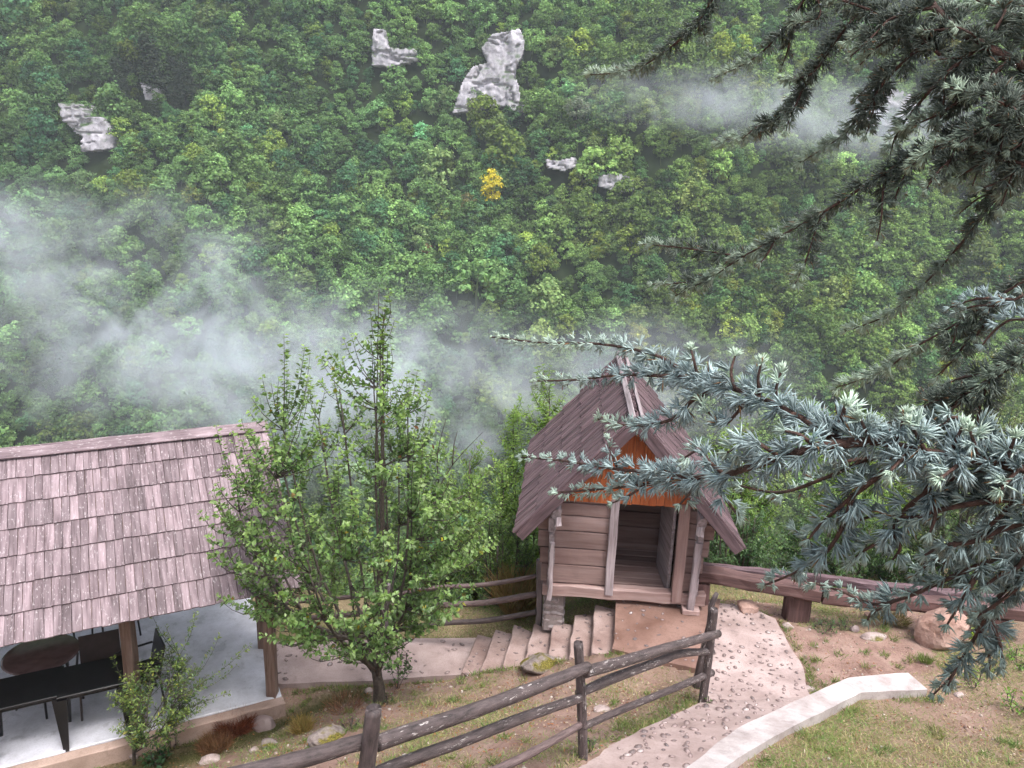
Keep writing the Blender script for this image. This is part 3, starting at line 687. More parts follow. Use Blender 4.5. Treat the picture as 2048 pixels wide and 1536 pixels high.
# pebbles pressed into the concrete
PEB = []
def pebble_mesh(seed):
    bm = bmesh.new(); bmesh.ops.create_icosphere(bm, subdivisions=1, radius=1.0); r = random.Random(seed); ax = r.uniform(.38, .85)
    for v in bm.verts:
        v.co *= r.uniform(.80, 1.18); v.co.y *= ax; v.co.z *= .30
    nf = len(bm.faces); rg = [bm.verts.new((math.cos(k * .6283) * r.uniform(1.04, 1.22), math.sin(k * .6283) * ax * r.uniform(1.05, 1.3), .045)) for k in range(10)]
    jf = bm.faces.new(rg); jf.material_index = 1
    me = bpy.data.meshes.new('pebble'); bm.to_mesh(me); bm.free(); me.materials.append(M['pebble']); me.materials.append(M['joint'])
    for p in me.polygons: p.use_smooth = p.material_index == 0
    return me
PM = [pebble_mesh(k) for k in range(12)]
npeb = [0]
def pebble(parent, p, s, rot, tilt=(0, 0)):
    o = bpy.data.objects.new('pebble', PM[npeb[0] % 12]); npeb[0] += 1
    place(o, Matrix.Translation(p) @ Euler((tilt[0], tilt[1], rot)).to_matrix().to_4x4() @ Matrix.Scale(s, 4), parent)
pr = random.Random(4)
def strew(parent, L, Rr, n, zl, smin=.022, smax=.048, mind=.10):
    got = []; tries = 0; clump = pr.uniform(0, 50)
    while len(got) < n and tries < n * 60:
        tries += 1; i = pr.randrange(len(L) - 1); t = pr.random(); s = pr.uniform(.05, .95)
        p = L[i].lerp(L[i + 1], t).lerp(Rr[i].lerp(Rr[i + 1], t), s) + Vector((0, 0, zl))
        if any((p - q).length < mind * pr.uniform(.55, 1.1) for q in got): continue
        if fbm(np.array([[p.x * 1.3 + clump, p.y * 1.3, .5]]), 2, 5)[0] < pr.uniform(-.35, .1): continue
        got.append(p); pebble(parent, p, smin + (smax - smin) * pr.random() ** 1.6 * 1.25, pr.uniform(0, 6.28))
strew(path, PATH_L[2:6], PATH_R[2:6], 100, .004, .018, .040, .11); strew(path, PATH_L[5:], PATH_R[5:], 130, .004, .015, .032, .10)
strew(walk, WALK_N, WALK_F, 60, .004, .02, .042, .12)
strew(landing, [LAND[0], LAND[1], LAND[2]], [LAND[6], LAND[5], LAND[4]], 46, .016, .018, .034, .13)
for (o, f0, n0, f1, n1, z) in STEPS:
    strew(o, [Vector((f0.x + .04, f0.y, z)), Vector((n0.x + .04, n0.y, z))], [Vector((f1.x - .03, f1.y, z)), Vector((n1.x - .03, n1.y, z))], 8, .003, .018, .036, .10)
# pale concrete band beside the path
band = tag(sheet('concrete_kerb', BAND_L, BAND_R, M['band'], .12, -.005, 3, .010, None, .03), 'wide pale concrete kerb strip bending between the path and the lawn', 'kerb')

# ------------------------------------------------------------------ little hut
hutT = thing('wooden_hut', hut(0, 1.2, -.1), 'small old plank hut with steep shingled roof and open doorway on the landing', 'hut')
W = M['hut_wall']; sd = [0]
def hb(name, a, b, w, h, m, up=(0, 0, 1), parent=None, jit=.003, nx=5, warp=.004, bev=.008):
    sd[0] += 1; return beam(name, parent or hutT, hut(*a), hut(*b), w, h, m, (HX * up[0] + HY * up[1] + HZ * up[2]), jit, nx, sd[0], warp, bev)
hb('sill', (-1.02, .02, .06), (1.10, .02, .06), .15, .17, W, jit=.006, nx=12, warp=.006, bev=.02)
zs = [.15, .42, .66, .90, 1.12, 1.30, 1.42]; ovl = [.07, .10, .13, .14, .12, .03]; ovr = [.02, .06, .11, .16, .15, .08]
for i in range(6):
    zc = (zs[i] + zs[i + 1]) / 2; h = zs[i + 1] - zs[i] - .013; dy = [.0, .006, -.004, .004, -.003, .005][i]
    hb('wall_plank', (-.98 - ovl[i], .03 + dy, zc), (-.20, .03 + dy, zc), .07, h, W, nx=7)
    hb('wall_plank', (.79, .03 + dy, zc), (.97 + ovr[i], .03 + dy, zc), .07, h, W, nx=3)
    for s in (-1, 1):                                  # side walls, their grey ends stand proud of the front
        hb('wall_plank', (s * .93, .068, zc), (s * .93, 2.5, zc), .07, h, W, nx=5)
        hb('corner_end', (s * .93 + pr.uniform(-.012, .012), -.11 + pr.uniform(-.02, .02), zc), (s * .93, -.008, zc), .075 + pr.uniform(-.015, .01), h - .01, M['grey_wood'], nx=2, jit=.008)
    hb('wall_plank', (-.89, 2.44, zc), (.89, 2.44, zc), .06, h, W); hb('partition_plank', (-.89, 1.32, zc), (.89, 1.32, zc), .05, h, W)
for k in range(8): hb('floor_board', (-.885, .20 + k * .165, .035), (.885, .20 + k * .165, .035), .158, .04, W)
for k in range(6): hb('floor_board', (-.885, 1.45 + k * .165, .035), (.885, 1.45 + k * .165, .035), .158, .04, W)
hb('partition_plank', (-.89, 1.32, .105), (.89, 1.32, .105), .05, .09, W)
hb('sill', (-1.02, 2.48, .06), (1.02, 2.48, .06), .15, .17, W)
for s in (-1, 1): hb('sill', (s * .93, .10, .058), (s * .93, 2.40, .058), .12, .15, W)
hb('door_jamb', (-.155, -.045, .06), (-.155, -.045, 1.40), .11, .075, M['grey_wood'], up=(0, 1, 0), nx=6)
hb('door_jamb', (.725, -.045, .03), (.725, -.045, 1.40), .14, .075, M['hut_wall'], up=(0, 1, 0), nx=6)
hb('door_lintel', (-.24, .03, 1.445), (.82, .03, 1.445), .07, .07, W)
hb('corner_prop', (.90, -.135, -.06), (.93, -.125, .92), .09, .06, M['grey_wood'], up=(0, 1, 0), nx=6, jit=.008)
hb('corner_prop', (-.93, -.16, -.02), (-.92, -.16, .80), .055, .05, M['grey_wood'], up=(0, 1, 0), nx=6, jit=.008)
hb('corner_foot', (.80, -.10, -.055), (1.02, -.10, -.055), .14, .07, W)
dl = hb('door_leaf', (.615, .45, .72), (.615, .45, .7201), .1, .1, W); bpy.data.objects.remove(dl)
dl = hb('door_leaf', (.63, .10, .71), (.56, .78, .71), .04, 1.26, M['grey_wood'], nx=4)
hb('handle', (.585, .60, .42), (.560, .66, .30), .02, .02, M['iron'], parent=dl)
RZ, EZ, EX = 2.64, 1.10, 1.34; Y0, Y1 = -.50, 3.0; SL = math.hypot(EX, RZ - EZ)
for s in (-1, 1):                                      # wall plates with pale carved ends
    hb('wall_plate', (s * .95, -.22, 1.44), (s * .95, 2.75, 1.44), .12, .12, W, nx=8)
    hb('carved_end', (s * .88, -.44, 1.33), (s * .90, -.16, 1.42), .10, .15, M['grey_wood'], nx=4, jit=.010, bev=.02)
    c = hb('carved_end_tip', (s * .87, -.40, 1.15), (s * .88, -.38, 1.27), .09, .085, M['grey_wood'], nx=2, jit=.010, bev=.02)
for (ys, nm, mt) in ((-.055, 'gable_board', M['gable']), (2.50, 'gable_board', W)):
    nb = 19; x0 = -.97
    for k in range(nb):
        xa, xb = x0 + k * .1022, x0 + (k + 1) * .1022 - .004
        zb = (1.355 if ys < 0 else 1.42) + pr.uniform(-.006, .006); lim = lambda x: RZ - abs(x) * (RZ - EZ) / EX - .075
        V = []
        dy = pr.uniform(-.004, .004)
        xm = (xa + xb) / 2; tops = [(xa, lim(xa)), (xm, lim(xm) if xa * xb > 0 else lim(0)), (xb, lim(xb))]
        ring = [(xa, zb), (xb, zb)] + [(x, max(z, zb + .01)) for x, z in reversed(tops)]
        c0 = hut(xm, ys + dy, zb); Mx = frame(c0, HZ, z=-HY); Mi = Mx.inverted()
        for yy in (ys + dy - .011, ys + dy + .011): V += [Mi @ hut(x, yy, z) for x, z in ring]
        F = [tuple(range(5)), tuple(reversed(range(5, 10)))] + [(i, (i + 1) % 5, (i + 1) % 5 + 5, i + 5)[::-1] for i in range(5)]
        obj(nm, pymesh(nm, V, F, mt), hutT, Mx)
# roof: a deck under each slope with five courses of boards
roof_deck = {}
for s in (-1, 1):
    sx = Vector((s * EX, 0, EZ - RZ)).normalized(); nrm = Vector((s * (RZ - EZ), 0, EX)).normalized()
    down = HX * sx.x + HZ * sx.z; nw = HX * nrm.x + HZ * nrm.z; ridge = lambda y: hut(0, y, RZ)
    mid = hut(s * EX / 2, (Y0 + Y1) / 2, (RZ + EZ) / 2) - nw * .035
    deck = obj('roof_slope', box_mesh('roof_slope', SL - .03, Y1 - Y0 - .04, .022, M['hut_roof'], .001, .004, 2), hutT, frame(mid, down, z=nw))
    variants = [box_mesh('roof_board', .50 + .02 * (q % 3), .114 - .004 * (q % 4), .019, M['hut_roof'], .004, .004, 2, 40 + q, .003) for q in range(8)]
    nb = 29; wd = (Y1 - Y0) / nb
    for c in range(5):
        for k in range(nb):
            off = .25 + c * .398 + pr.uniform(-.014, .014); y = Y0 + (k + .5) * wd
            P = ridge(y) + down * off + nw * (.012 + pr.uniform(0, .008))
            tilt = Matrix.Rotation(-.050 + pr.uniform(-.010, .010), 4, 'Y')
            Mx = frame(P, down, z=nw) @ tilt @ Matrix.Rotation(pr.uniform(-.012, .012), 4, 'Z')
            obj('roof_board', variants[pr.randrange(8)], deck, Mx)
    # verge boards front and back, ridge capping
    e0 = hut(0, Y0 - .015, RZ) + nw * -.055 + down * .02; e1 = e0 + down * (SL + .03)
    beam('barge_board', hutT, e0, e1, .032, .125, M['hut_roof'], nw, .003, 6, 70 + s, .003)
    beam('verge_batten', hutT, e0 + nw * .078 + HY * .02, e1 + nw * .078 + HY * .02, .05, .03, M['hut_roof'], nw, .002, 6, 80 + s, .002)
    b0 = hut(0, Y1 + .015, RZ) + nw * -.06; beam('barge_board', hutT, b0, b0 + down * SL, .03, .13, M['hut_roof'], nw, .003, 4, 90 + s)
    rc = nw * .046 + down * .036
    beam('ridge_cap', hutT, hut(0, Y0 - .05, RZ) + rc, hut(0, Y1 + .04, RZ) + rc, .080, .020, M['grey_wood'], nw, .003, 8, 95 + s, .003)
    for k in range(4):
        yy = Y0 + .22 + k * 1.0; q0 = hut(0, yy, RZ) - nw * .085; beam('rafter', hutT, q0 + down * .06, q0 + down * (SL - .05), .06, .07, M['hut_wall'], nw, .002, 2, 60 + k)
# stone pier and footings
def pier(x, y, z0, z1, w, seed, stones=True):
    c = hut(x, y, 0); r = random.Random(seed)
    p = obj('stone_pier', box_mesh('stone_pier', z1 - z0, w, w, M['mortar'], .006, .02, 3, seed), hutT, frame(c + HZ * ((z0 + z1) / 2), HZ, z=HY))
    if not stones: return
    rows = int((z1 - z0) / .10)
    for side in ((0, -1), (-1, 0), (1, 0)):
        for j in range(rows):
            for i in range(3):
                if r.random() < .22: continue
                s = r.uniform(.040, .064); t = (i - 1) * w * .32 + r.uniform(-.012, .012); zz = z0 + (j + .5) * (z1 - z0) / rows + r.uniform(-.01, .01)
                q = c + HZ * zz + (HX * t - HY * (w / 2)) if side[0] == 0 else c + HZ * zz + HX * (side[0] * w / 2) + HY * t
                o = bpy.data.objects.new('stone', SM[r.randrange(4)]); nrm = (-HY if side[0] == 0 else HX * side[0])
                place(o, frame(q, nrm.cross(HZ), z=nrm) @ Matrix.Rotation(r.uniform(-.3, .3), 4, 'Z') @ Matrix.Scale(s, 4), p)
SM = []
for q in range(4):
    me = pebble_mesh(30 + q); me = me.copy(); me.materials.clear(); me.materials.append(M['pier_stone']); me.materials.append(M['mortar']); me.name = 'stone'; SM.append(me)
pier(-.86, .27, -.66, -.03, .27, 1); pier(.95, 2.3, -1.2, -.03, .3, 2, False); pier(-.88, 2.3, -1.4, -.03, .3, 3, False); pier(.96, .10, -.35, -.095, .2, 4, False)

# ------------------------------------------------------------------ fences
def tilted(p, dx=0, dy=0): return p + Vector((dx, dy, 0))
fr = thing('log_fence', FENCE[2], 'dark rustic log fence with lichen flecked rails in the foreground beside the path', 'fence')
F0, F1, F2, F3 = FENCE
def fpost(p, top, r, seed, name='post'):
    p = Vector(p); t = Vector(top); tube(name, fr, [p - Vector((0, 0, .35)), p, p.lerp(t, .5) + Vector((.006, 0, 0)), t - Vector((0, 0, .012)), t], [r * 1.03, r * 1.02, r, r * .98, r * .86], M['log'], 12, .045, seed, 2)
T1 = aty(746, 1424, F1.y); T2 = aty(1157, 1291, F2.y); T3 = aty(1428, 1222, F3.y)
fpost(F0, F0 + Vector((0, 0, 1.05)), .05, 1); fpost(F1, T1, .050, 2); fpost(F2, T2, .040, 3); fpost(F3, T3, .043, 4)
B3 = F3 + Vector((.02, .34, 0)); T3b = aty(1434, 1186, B3.y)
tube('broken_post', fr, [B3 - Vector((0, 0, .3)), B3, aty(1420, 1250, B3.y), aty(1422, 1215, B3.y), T3b], [.045, .045, .043, .032, .022], M['log'], 10, .12, 9, 2)
def rail(pts, rad, seed, m='log'):
    tube('rail', fr, pts, rad, M[m], 12, .05, seed, 5)
def along(a, b, t): return a + (b - a) * t
def fp(px, py, pa, pb):
    """point seen at a pixel on the upright plane through two posts"""
    n = (pb - pa).cross(Vector((0, 0, 1))); d = ray(px, py); return EYEP + d * ((pa - EYEP).dot(n) / d.dot(n))
off = Vector((.035, -.035, 0))
rail([fp(1162, 1338, F2, F3) + off, fp(1235, 1318, F2, F3) + off, fp(1330, 1290, F2, F3) + off, fp(1428, 1263, F2, F3) + off], [.048, .048, .046, .041], 11)
rail([fp(1166, 1393, F2, F3) - off, fp(1235, 1353, F2, F3), fp(1320, 1322, F2, F3), fp(1360, 1307, F2, F3), fp(1424, 1303, F2, F3)], [.038, .045, .042, .040, .034], 12)
rail([fp(1166, 1454, F2, F3), fp(1230, 1425, F2, F3), fp(1320, 1388, F2, F3), fp(1370, 1368, F2, F3), fp(1424, 1345, F2, F3)], [.028, .031, .032, .034, .038], 13)
rail([fp(744, 1478, F1, F2) + off, fp(840, 1446, F1, F2) + off, fp(960, 1406, F1, F2) + off, fp(1080, 1362, F1, F2) + off, fp(1166, 1328, F1, F2) + off], [.048, .051, .050, .048, .044], 14)
rail([fp(690, 1572, F1, F2), fp(800, 1527, F1, F2), fp(930, 1480, F1, F2), fp(1060, 1430, F1, F2), fp(1160, 1396, F1, F2)], [.038, .041, .040, .039, .036], 15)
rail([fp(690, 1660, F1, F2), fp(860, 1592, F1, F2), fp(1010, 1532, F1, F2), fp(1100, 1485, F1, F2), fp(1160, 1450, F1, F2)], [.030, .032, .033, .031, .028], 16, 'log_old')
rail([fp(300, 1590, F0, F1), fp(500, 1546, F0, F1), fp(640, 1508, F0, F1), fp(752, 1474, F0, F1)], [.050, .050, .048, .045], 17)
rail([fp(300, 1690, F0, F1), fp(520, 1630, F0, F1), fp(752, 1560, F0, F1)], [.045, .045, .043], 18)
fb = thing('log_fence', onz(1079, 1240, -.63), 'weathered three rail log fence behind the stairs, running left from the hut', 'fence')
A0 = onz(1079, 1242, -.63); B0 = onz(776, 1284, -1.30); C0 = B0 + (B0 - A0) * .95 + Vector((0, .5, -.1))
def bpost(p, h, seed, lean=(0, 0)):
    p = Vector(p); beam('post', fb, p - Vector((0, 0, .3)), p + Vector((lean[0], lean[1], h)), .085, .06, M['grey_wood'], (0, 1, 0), .006, 5, seed, .006, .015)
bpost(A0, aty(1073, 1118, A0.y).z - A0.z, 1, (-.035, 0)); bpost(B0, .95, 2); bpost(C0, .95, 3)
def brail(ya, yb, r, seed, m='log_old'):
    a = aty(1072, ya, A0.y - .05); b = aty(778, yb, B0.y - .05); c = b + (C0 - B0)
    mid = a.lerp(b, .33) + Vector((0, 0, -.035)); mid2 = a.lerp(b, .66) + Vector((0, 0, .02))
    tube('rail', fb, [a, mid, mid2, b - Vector((-.05, 0, 0))], [r * .95, r, r * .9, r * .85], M[m], 9, .07, seed, 4)
    tube('rail', fb, [b + Vector((.0, 0, .04)), b.lerp(c, .5), c], [r, r, r * .9], M[m], 9, .07, seed + 40, 4)
brail(1152, 1190, .034, 21); brail(1188, 1226, .044, 22); brail(1224, 1262, .040, 23, 'log')
# heavy timber barrier right of the hut
yb = onz(1610, 1242, -.10).y; bz = aty(1610, 1172, yb).z
bt = thing('timber_barrier', onz(1612, 1242, -.10), 'low barrier of heavy squared red brown beams at the drop right of the hut', 'barrier')
bl0 = onz(1392, 1148, bz); bl1 = onz(1640, 1186, bz); br1 = onz(2075, 1226, bz + .02)
beam('beam', bt, bl0 + Vector((0, 0, .02)), bl1, .19, .19, M['barrier'], (0, 0, 1), .008, 9, 31, .006, .03)
beam('beam', bt, bl1 + Vector((.03, .01, -.03)), br1, .19, .185, M['barrier'], (0, 0, 1), .008, 12, 32, .006, .03)
dirb = (br1 - bl0).normalized(); nb_ = Vector((-dirb.y, dirb.x, 0)).normalized()
beam('coping', bt, bl0 + nb_ * .17 + Vector((0, 0, .03)), br1 + nb_ * .17 + Vector((0, 0, .04)), .12, .12, M['hut_roof'], (0, 0, 1), .012, 20, 33, .008, .02)
for q, (pxx, w) in enumerate(((1612, .30), (1960, .3), (1420, .26))):
    p = bl0 + (br1 - bl0) * ((onz(pxx, 1190, bz).x - bl0.x) / (br1.x - bl0.x)); g = min(gz(p.x, p.y), bz - .3) - .25
    beam('support', bt, Vector((p.x, p.y + .02, g)), Vector((p.x, p.y + .02, bz - .096)), w, .22, M['barrier'], (0, 1, 0), .006, 3, 35 + q, .004, .02)

# ------------------------------------------------------------------ pavilion
pv_ = thing('pavilion', pav(-.5, 10.5, SLAB_Z), 'open pavilion with a long weathered shingle roof on timber posts', 'pavilion')
EV, EVZ, RV, RVZ = 8.45, .60, 10.45, 2.0; U0_, U1_ = -4.6, 1.55
beam('floor_slab', pv_, pav(-5.2, 10.66, SLAB_Z - .11), pav(1.37, 10.66, SLAB_Z - .11), 3.28, .22, M['slab'], (0, 0, 1), 0, 1, 1, 0, .012)
beam('slab_rim', pv_, pav(-5.2, 8.945, SLAB_Z - .16), pav(1.385, 8.945, SLAB_Z - .16), .145, .30, M['slab_rim'], (0, 0, 1), .006, 30, 2, .004, .015)
def roofpt(u, d, lift=0, back=False):
    sdir = (PV * ((RV - EV) * (-1 if back else 1)) + Vector((0, 0, RVZ - EVZ))).normalized(); nn = PU.cross(sdir) * (-1 if back else 1); nn = nn if nn.z > 0 else -nn
    base = pav(u, EV if not back else 2 * RV - EV, EVZ); return base + sdir * d + nn * lift, sdir, nn
RL = math.hypot(RV - EV, RVZ - EVZ)
for back in (False, True):
    c, sdir, nn = roofpt((U0_ + U1_) / 2, RL / 2, -.03, back)
    deck = obj('roof', box_mesh('roof', U1_ - U0_ - .03, RL - .02, .03, M['post'], 0, .004, 1), pv_, frame(c, PU, y=sdir))
    exposure = .345
    if not back:
        var = [box_mesh('shingle', .43, .079 + .004 * (q % 4), .018, M['shingle'], .0025, .003, 2, 300 + q, .002) for q in range(8)]
        for row in range(7):
            u = -1.86; k = 0
            while u < U1_ - .02:
                q = pr.randrange(8); w = .079 + .004 * (q % 4) + .0035
                P, sdir, nn = roofpt(u + w / 2, row * exposure + .19 + pr.uniform(-.006, .006), .014 + pr.uniform(0, .006))
                obj('shingle', var[q], deck, frame(P, -sdir, z=nn) @ Matrix.Rotation(-.060, 4, 'Y') @ Matrix.Rotation(pr.uniform(-.012, .012), 4, 'Z')); u += w
    VV, FF = [], []                                     # shingles out of the picture: beyond the left edge and on the far slope
    for row in range(7):
        u = U0_; lim = U1_ if back else -1.87
        while u < lim - .05:
            w = pr.uniform(.08, .095); P, sd_, nn_ = roofpt(u + w / 2, row * exposure + .19, .018, back); Mx = frame(P, -sd_, z=nn_) @ Matrix.Rotation(-.06, 4, 'Y'); o = len(VV)
            for (x, y, z) in ((-.215, -1, -.009), (.215, -1, -.009), (.215, 1, -.009), (-.215, 1, -.009), (-.215, -1, .009), (.215, -1, .009), (.215, 1, .009), (-.215, 1, .009)): VV.append(Mx @ Vector((x, y * (w - .004) / 2, z)))
            FF += [tuple(i + o for i in f) for f in ((3, 2, 1, 0), (4, 5, 6, 7), (0, 1, 5, 4), (1, 2, 6, 5), (2, 3, 7, 6), (3, 0, 4, 7))]; u += w
    so = obj('shingle_field', pymesh('shingle_field', VV, FF, M['shingle']), pv_); tag(so, kind='stuff')
    rc, sd_, nn_ = roofpt(0, RL - .055, .052, back)
    a, _, _ = roofpt(U0_, RL - .05, .055, back); b, _, _ = roofpt(U1_ + .03, RL - .05, .055, back)
    beam('ridge_board', pv_, a, b, .15, .022, M['shingle'], nn_, .004, 16, 50, .004)
    a, _, _ = roofpt(U1_ + .012, -.02, -.05, back); b, _, _ = roofpt(U1_ + .012, RL, -.05, back); beam('barge_board', pv_, a, b, .025, .12, M['post'], nn_, .002, 3, 51)
    for k in range(9):
        uu = U0_ + .3 + k * .70; a, _, _ = roofpt(uu, .08, -.09, back); b, _, _ = roofpt(uu, RL - .05, -.09, back); beam('rafter', pv_, a, b, .06, .09, M['post'], nn_, .002, 2, 52 + k)
for v in (9.10, 11.80):
    beam('wall_plate', pv_, pav(U0_ + .1, v, .89), pav(U1_ - .12, v, .89), .13, .12, M['post'], (0, 0, 1), .003, 6, 61)
    for u in (1.27, -.33, -2.11, -3.8): beam('post', pv_, pav(u, v, SLAB_Z - .02), pav(u + .005, v, .83), .135, .135, M['post'], (0, 1, 0), .004, 6, int(100 + u * 10 + v), .004, .012)
for u in (1.33, -2.05): beam('post', pv_, pav(u, 10.22, SLAB_Z), pav(u, 10.22, 1.75), .11, .11, M['post'], (0, 1, 0), .003, 6, int(200 + u * 10), .003, .01)
beam('brace', pv_, pav(-2.05, 10.16, -.35), pav(-2.05, 9.62, .62), .07, .07, M['post'], (0, 1, 0), .003, 3, 220)
# furniture
def table(label, px, py, lu, lv, ang):
    c = onz(px, py, SLAB_Z + .73); b = Vector((c.x, c.y, SLAB_Z)); t = thing('dining_table', b, label, 'table', 'black tables on the pavilion floor')
    ca, sa = math.cos(ang), math.sin(ang); X = PU * ca + PV * sa; Yv = PV * ca - PU * sa
    beam('table_top', t, c - X * (lu / 2), c + X * (lu / 2), lv, .028, M['black'], (0, 0, 1), .0005, 1, 1, 0, .008)
    beam('apron', t, c - X * (lu / 2 - .05) - Vector((0, 0, .045)), c + X * (lu / 2 - .05) - Vector((0, 0, .045)), lv - .1, .055, M['black'], (0, 0, 1), 0, 1, 2, 0, .004)
    for sx in (-1, 1):
        for sy in (-1, 1):
            p = c + X * (sx * (lu / 2 - .035)) + Yv * (sy * (lv / 2 - .035)); V = []
            for (z, w, o) in ((SLAB_Z, .018, .0), (SLAB_Z + .70, .052, -.012)):
                q = Vector((p.x, p.y, z)) + X * (sx * o) + Yv * (sy * o); V += [q + X * (a * w) + Yv * (bb * w) for a, bb in ((-1, -1), (1, -1), (1, 1), (-1, 1))]
            obj('leg', pymesh('leg', V, [(3, 2, 1, 0), (4, 5, 6, 7), (0, 1, 5, 4), (1, 2, 6, 5), (2, 3, 7, 6), (3, 0, 4, 7)], M['black']), t)
table('black rectangular table right against the other one, nearest the middle post', 186, 1352, .72, .62, 0.0)
table('black rectangular table at the left picture edge', 50, 1378, .76, .62, 0.0)
def chair(label, c, ang, m='chair', group='chairs under the pavilion roof'):
    t = thing('patio_chair', c, label, 'chair', group); X = Vector((math.cos(ang), math.sin(ang), 0)); Yv = Vector((-math.sin(ang), math.cos(ang), 0)); Z = Vector((0, 0, 1)); m = M[m]
    beam('seat', t, c - X * .23 + Z * .43, c + X * .23 + Z * .43, .44, .03, m, (0, 0, 1), 0, 2, 1, 0, .01)
    bb = c + Yv * .22
    me = box_mesh('backrest', .46, .40, .022, m, 0, .01, 4, 2); obj('backrest', me, t, frame(bb + Z * .66 + Yv * .03, X, z=(-Yv + Z * .22)))
    for sx in (-1, 1):
        for sy in (-1, 1):
            p = c + X * (sx * .23) + Yv * (sy * .20); tube('leg', t, [p + Z * 0 + X * (sx * .02) + Yv * (sy * .03), p + Z * .45], [.014, .014], m, 8, 0, 1, 1)
        a = c + X * (sx * .25); tube('armrest', t, [a - Yv * .20 + Z * .43, a - Yv * .21 + Z * .60, a - Yv * .17 + Z * .65, a + Yv * .15 + Z * .66, a + Yv * .24 + Z * .66], [.014] * 5, m, 8, 0, 1, 3)
    return t
def chair_at(px, py, ang):
    c = onz(px, py, SLAB_Z + .66); return Vector((c.x, c.y, SLAB_Z)) - Vector((-math.sin(ang), math.cos(ang), 0)) * .25
chair('dark brown chair with its back to the valley, drawn up to the black tables', chair_at(200, 1296, PAV_A), PAV_A)
chair('black chair half hidden behind the small leafy sapling', chair_at(316, 1302, PAV_A - R(80)), PAV_A - R(80), 'black')
chair('chair far under the roof with only its thin legs showing', pav(-.55, 11.35, SLAB_Z), PAV_A + R(20), 'black')
chair('chair behind the round brown table, mostly under the eave', pav(-1.35, 11.1, SLAB_Z), PAV_A - R(10), 'black')
c = onz(82, 1306, SLAB_Z + .72); t = thing('round_table', Vector((c.x, c.y, SLAB_Z)), 'round shiny brown table behind the black tables, under the eave', 'table')
V = []; F = []; n = 40
for (rr, z) in ((.0, .0), (.40, .0), (.425, -.006), (.43, -.018), (.42, -.03), (.0, -.03)):
    for k in range(n): a = 2 * math.pi * k / n; V.append(Vector((c.x + math.cos(a) * rr, c.y + math.sin(a) * rr, c.z + z)))
for i in range(5):
    for k in range(n): F.append((i * n + k, (i * n + (k + 1) % n), (i + 1) * n + (k + 1) % n, (i + 1) * n + k)[::-1])
obj('table_top', pymesh('table_top', V, F, M['brown_top'], True), t)
for k in range(4):
    a = .5 + k * math.pi / 2; p = Vector((math.cos(a), math.sin(a), 0)); b = Vector((c.x, c.y, SLAB_Z)); tube('leg', t, [b + p * .34, b + p * .22 + Vector((0, 0, .69))], [.014, .016], M['black'], 8, 0, 1, 1)
# ------------------------------------------------------------------ rocks
def rock(name, label, p, size, m, seed, sub=3, sink=.3, rot=0, group=None, cat='rock', facet=.35):
    bm = bmesh.new(); bmesh.ops.create_icosphere(bm, subdivisions=sub, radius=1.0); r = random.Random(seed)
    planes = []
    for k in range(9):
        d = Vector((r.gauss(0, 1), r.gauss(0, 1), r.gauss(0, 1))).normalized(); planes.append((d, r.uniform(.62, .9)))
    P = np.array([tuple(v.co) for v in bm.verts]); nn = fbm(P * 1.3 + seed, 4, seed)
    for v, q in zip(bm.verts, nn):
        for d, h in planes:
            k = v.co.dot(d)
            if k > h: v.co -= d * (k - h) * .85
        v.co *= 1 + .22 * q
        v.co = Vector((v.co.x * size[0], v.co.y * size[1], v.co.z * size[2]))
    me = bpy.data.meshes.new(name); bm.to_mesh(me); bm.free(); me.materials.append(m)
    o = obj(name, me, None, Matrix.Translation(Vector(p) + Vector((0, 0, size[2] * (1 - 2 * sink)))) @ Matrix.Rotation(rot, 4, 'Z'))
    return tag(o, label, cat, group)
def gpt(px, py, z0=0.0):
    """where a pixel meets the ground"""
    d = ray(px, py); ts = np.linspace(2.5, 14, 1400) / d.y; X = d.x * ts; Y = d.y * ts; Zr = EYE + d.z * ts; k = int(np.argmax(Zr < ground_z(X, Y))); return Vector((X[k], Y[k], Zr[k]))
rock('boulder', 'big tan boulder standing on the bare earth in front of the barrier', gpt(1880, 1288), (.36, .26, .30), M['boulder'], 41, 4, .22, .3)
rock('mossy_rock', 'grey rock topped with yellow moss beside the stairs', gpt(1080, 1340) + Vector((0, .05, 0)), (.26, .17, .13), M['moss_rock'], 42, 4, .3, .2)
rock('stone', 'rounded pinkish stone at the far edge of the path', onz(1494, 1222, -.02), (.17, .12, .11), M['boulder'], 43, 3, .3)
rock('stone', 'flat white stone lying on the bare earth left of the boulder', gpt(1745, 1275), (.17, .11, .05), M['white_rock'], 44, 3, .3)
rock('stone', 'small purple grey stone left of the flat white one', gpt(1708, 1262), (.07, .06, .06), M['pebble'], 45, 2, .3)
rock('stone', 'small pale stone at the path edge near the barrier support', gpt(1575, 1255), (.08, .06, .05), M['white_rock'], 46, 2, .3)
rock('stone', 'round stone set in the right edge of the path', gpt(1582, 1345), (.085, .07, .04), M['white_rock'], 47, 2, .3)
rock('stone', 'long stone in the path edge just above the pale kerb', gpt(1614, 1380), (.11, .07, .04), M['white_rock'], 48, 2, .3)
rock('stone', 'little heap stone by the cedar tip, upper of the two', gpt(1738, 1235), (.08, .06, .06), M['boulder'], 49, 2, .3)
rock('stone', 'knobbly stone under the hanging cedar tip right of the kerb end', gpt(1905, 1372), (.10, .07, .06), M['moss_rock'], 50, 3, .3)
rock('stone', 'small round pale stone in the grass right of the kerb end', gpt(1918, 1392), (.06, .05, .04), M['white_rock'], 51, 2, .3)
rock('rock', 'grey rock half sunk behind the red brown dry shrub', gpt(528, 1455), (.17, .12, .12), M['pebble'], 52, 3, .3)
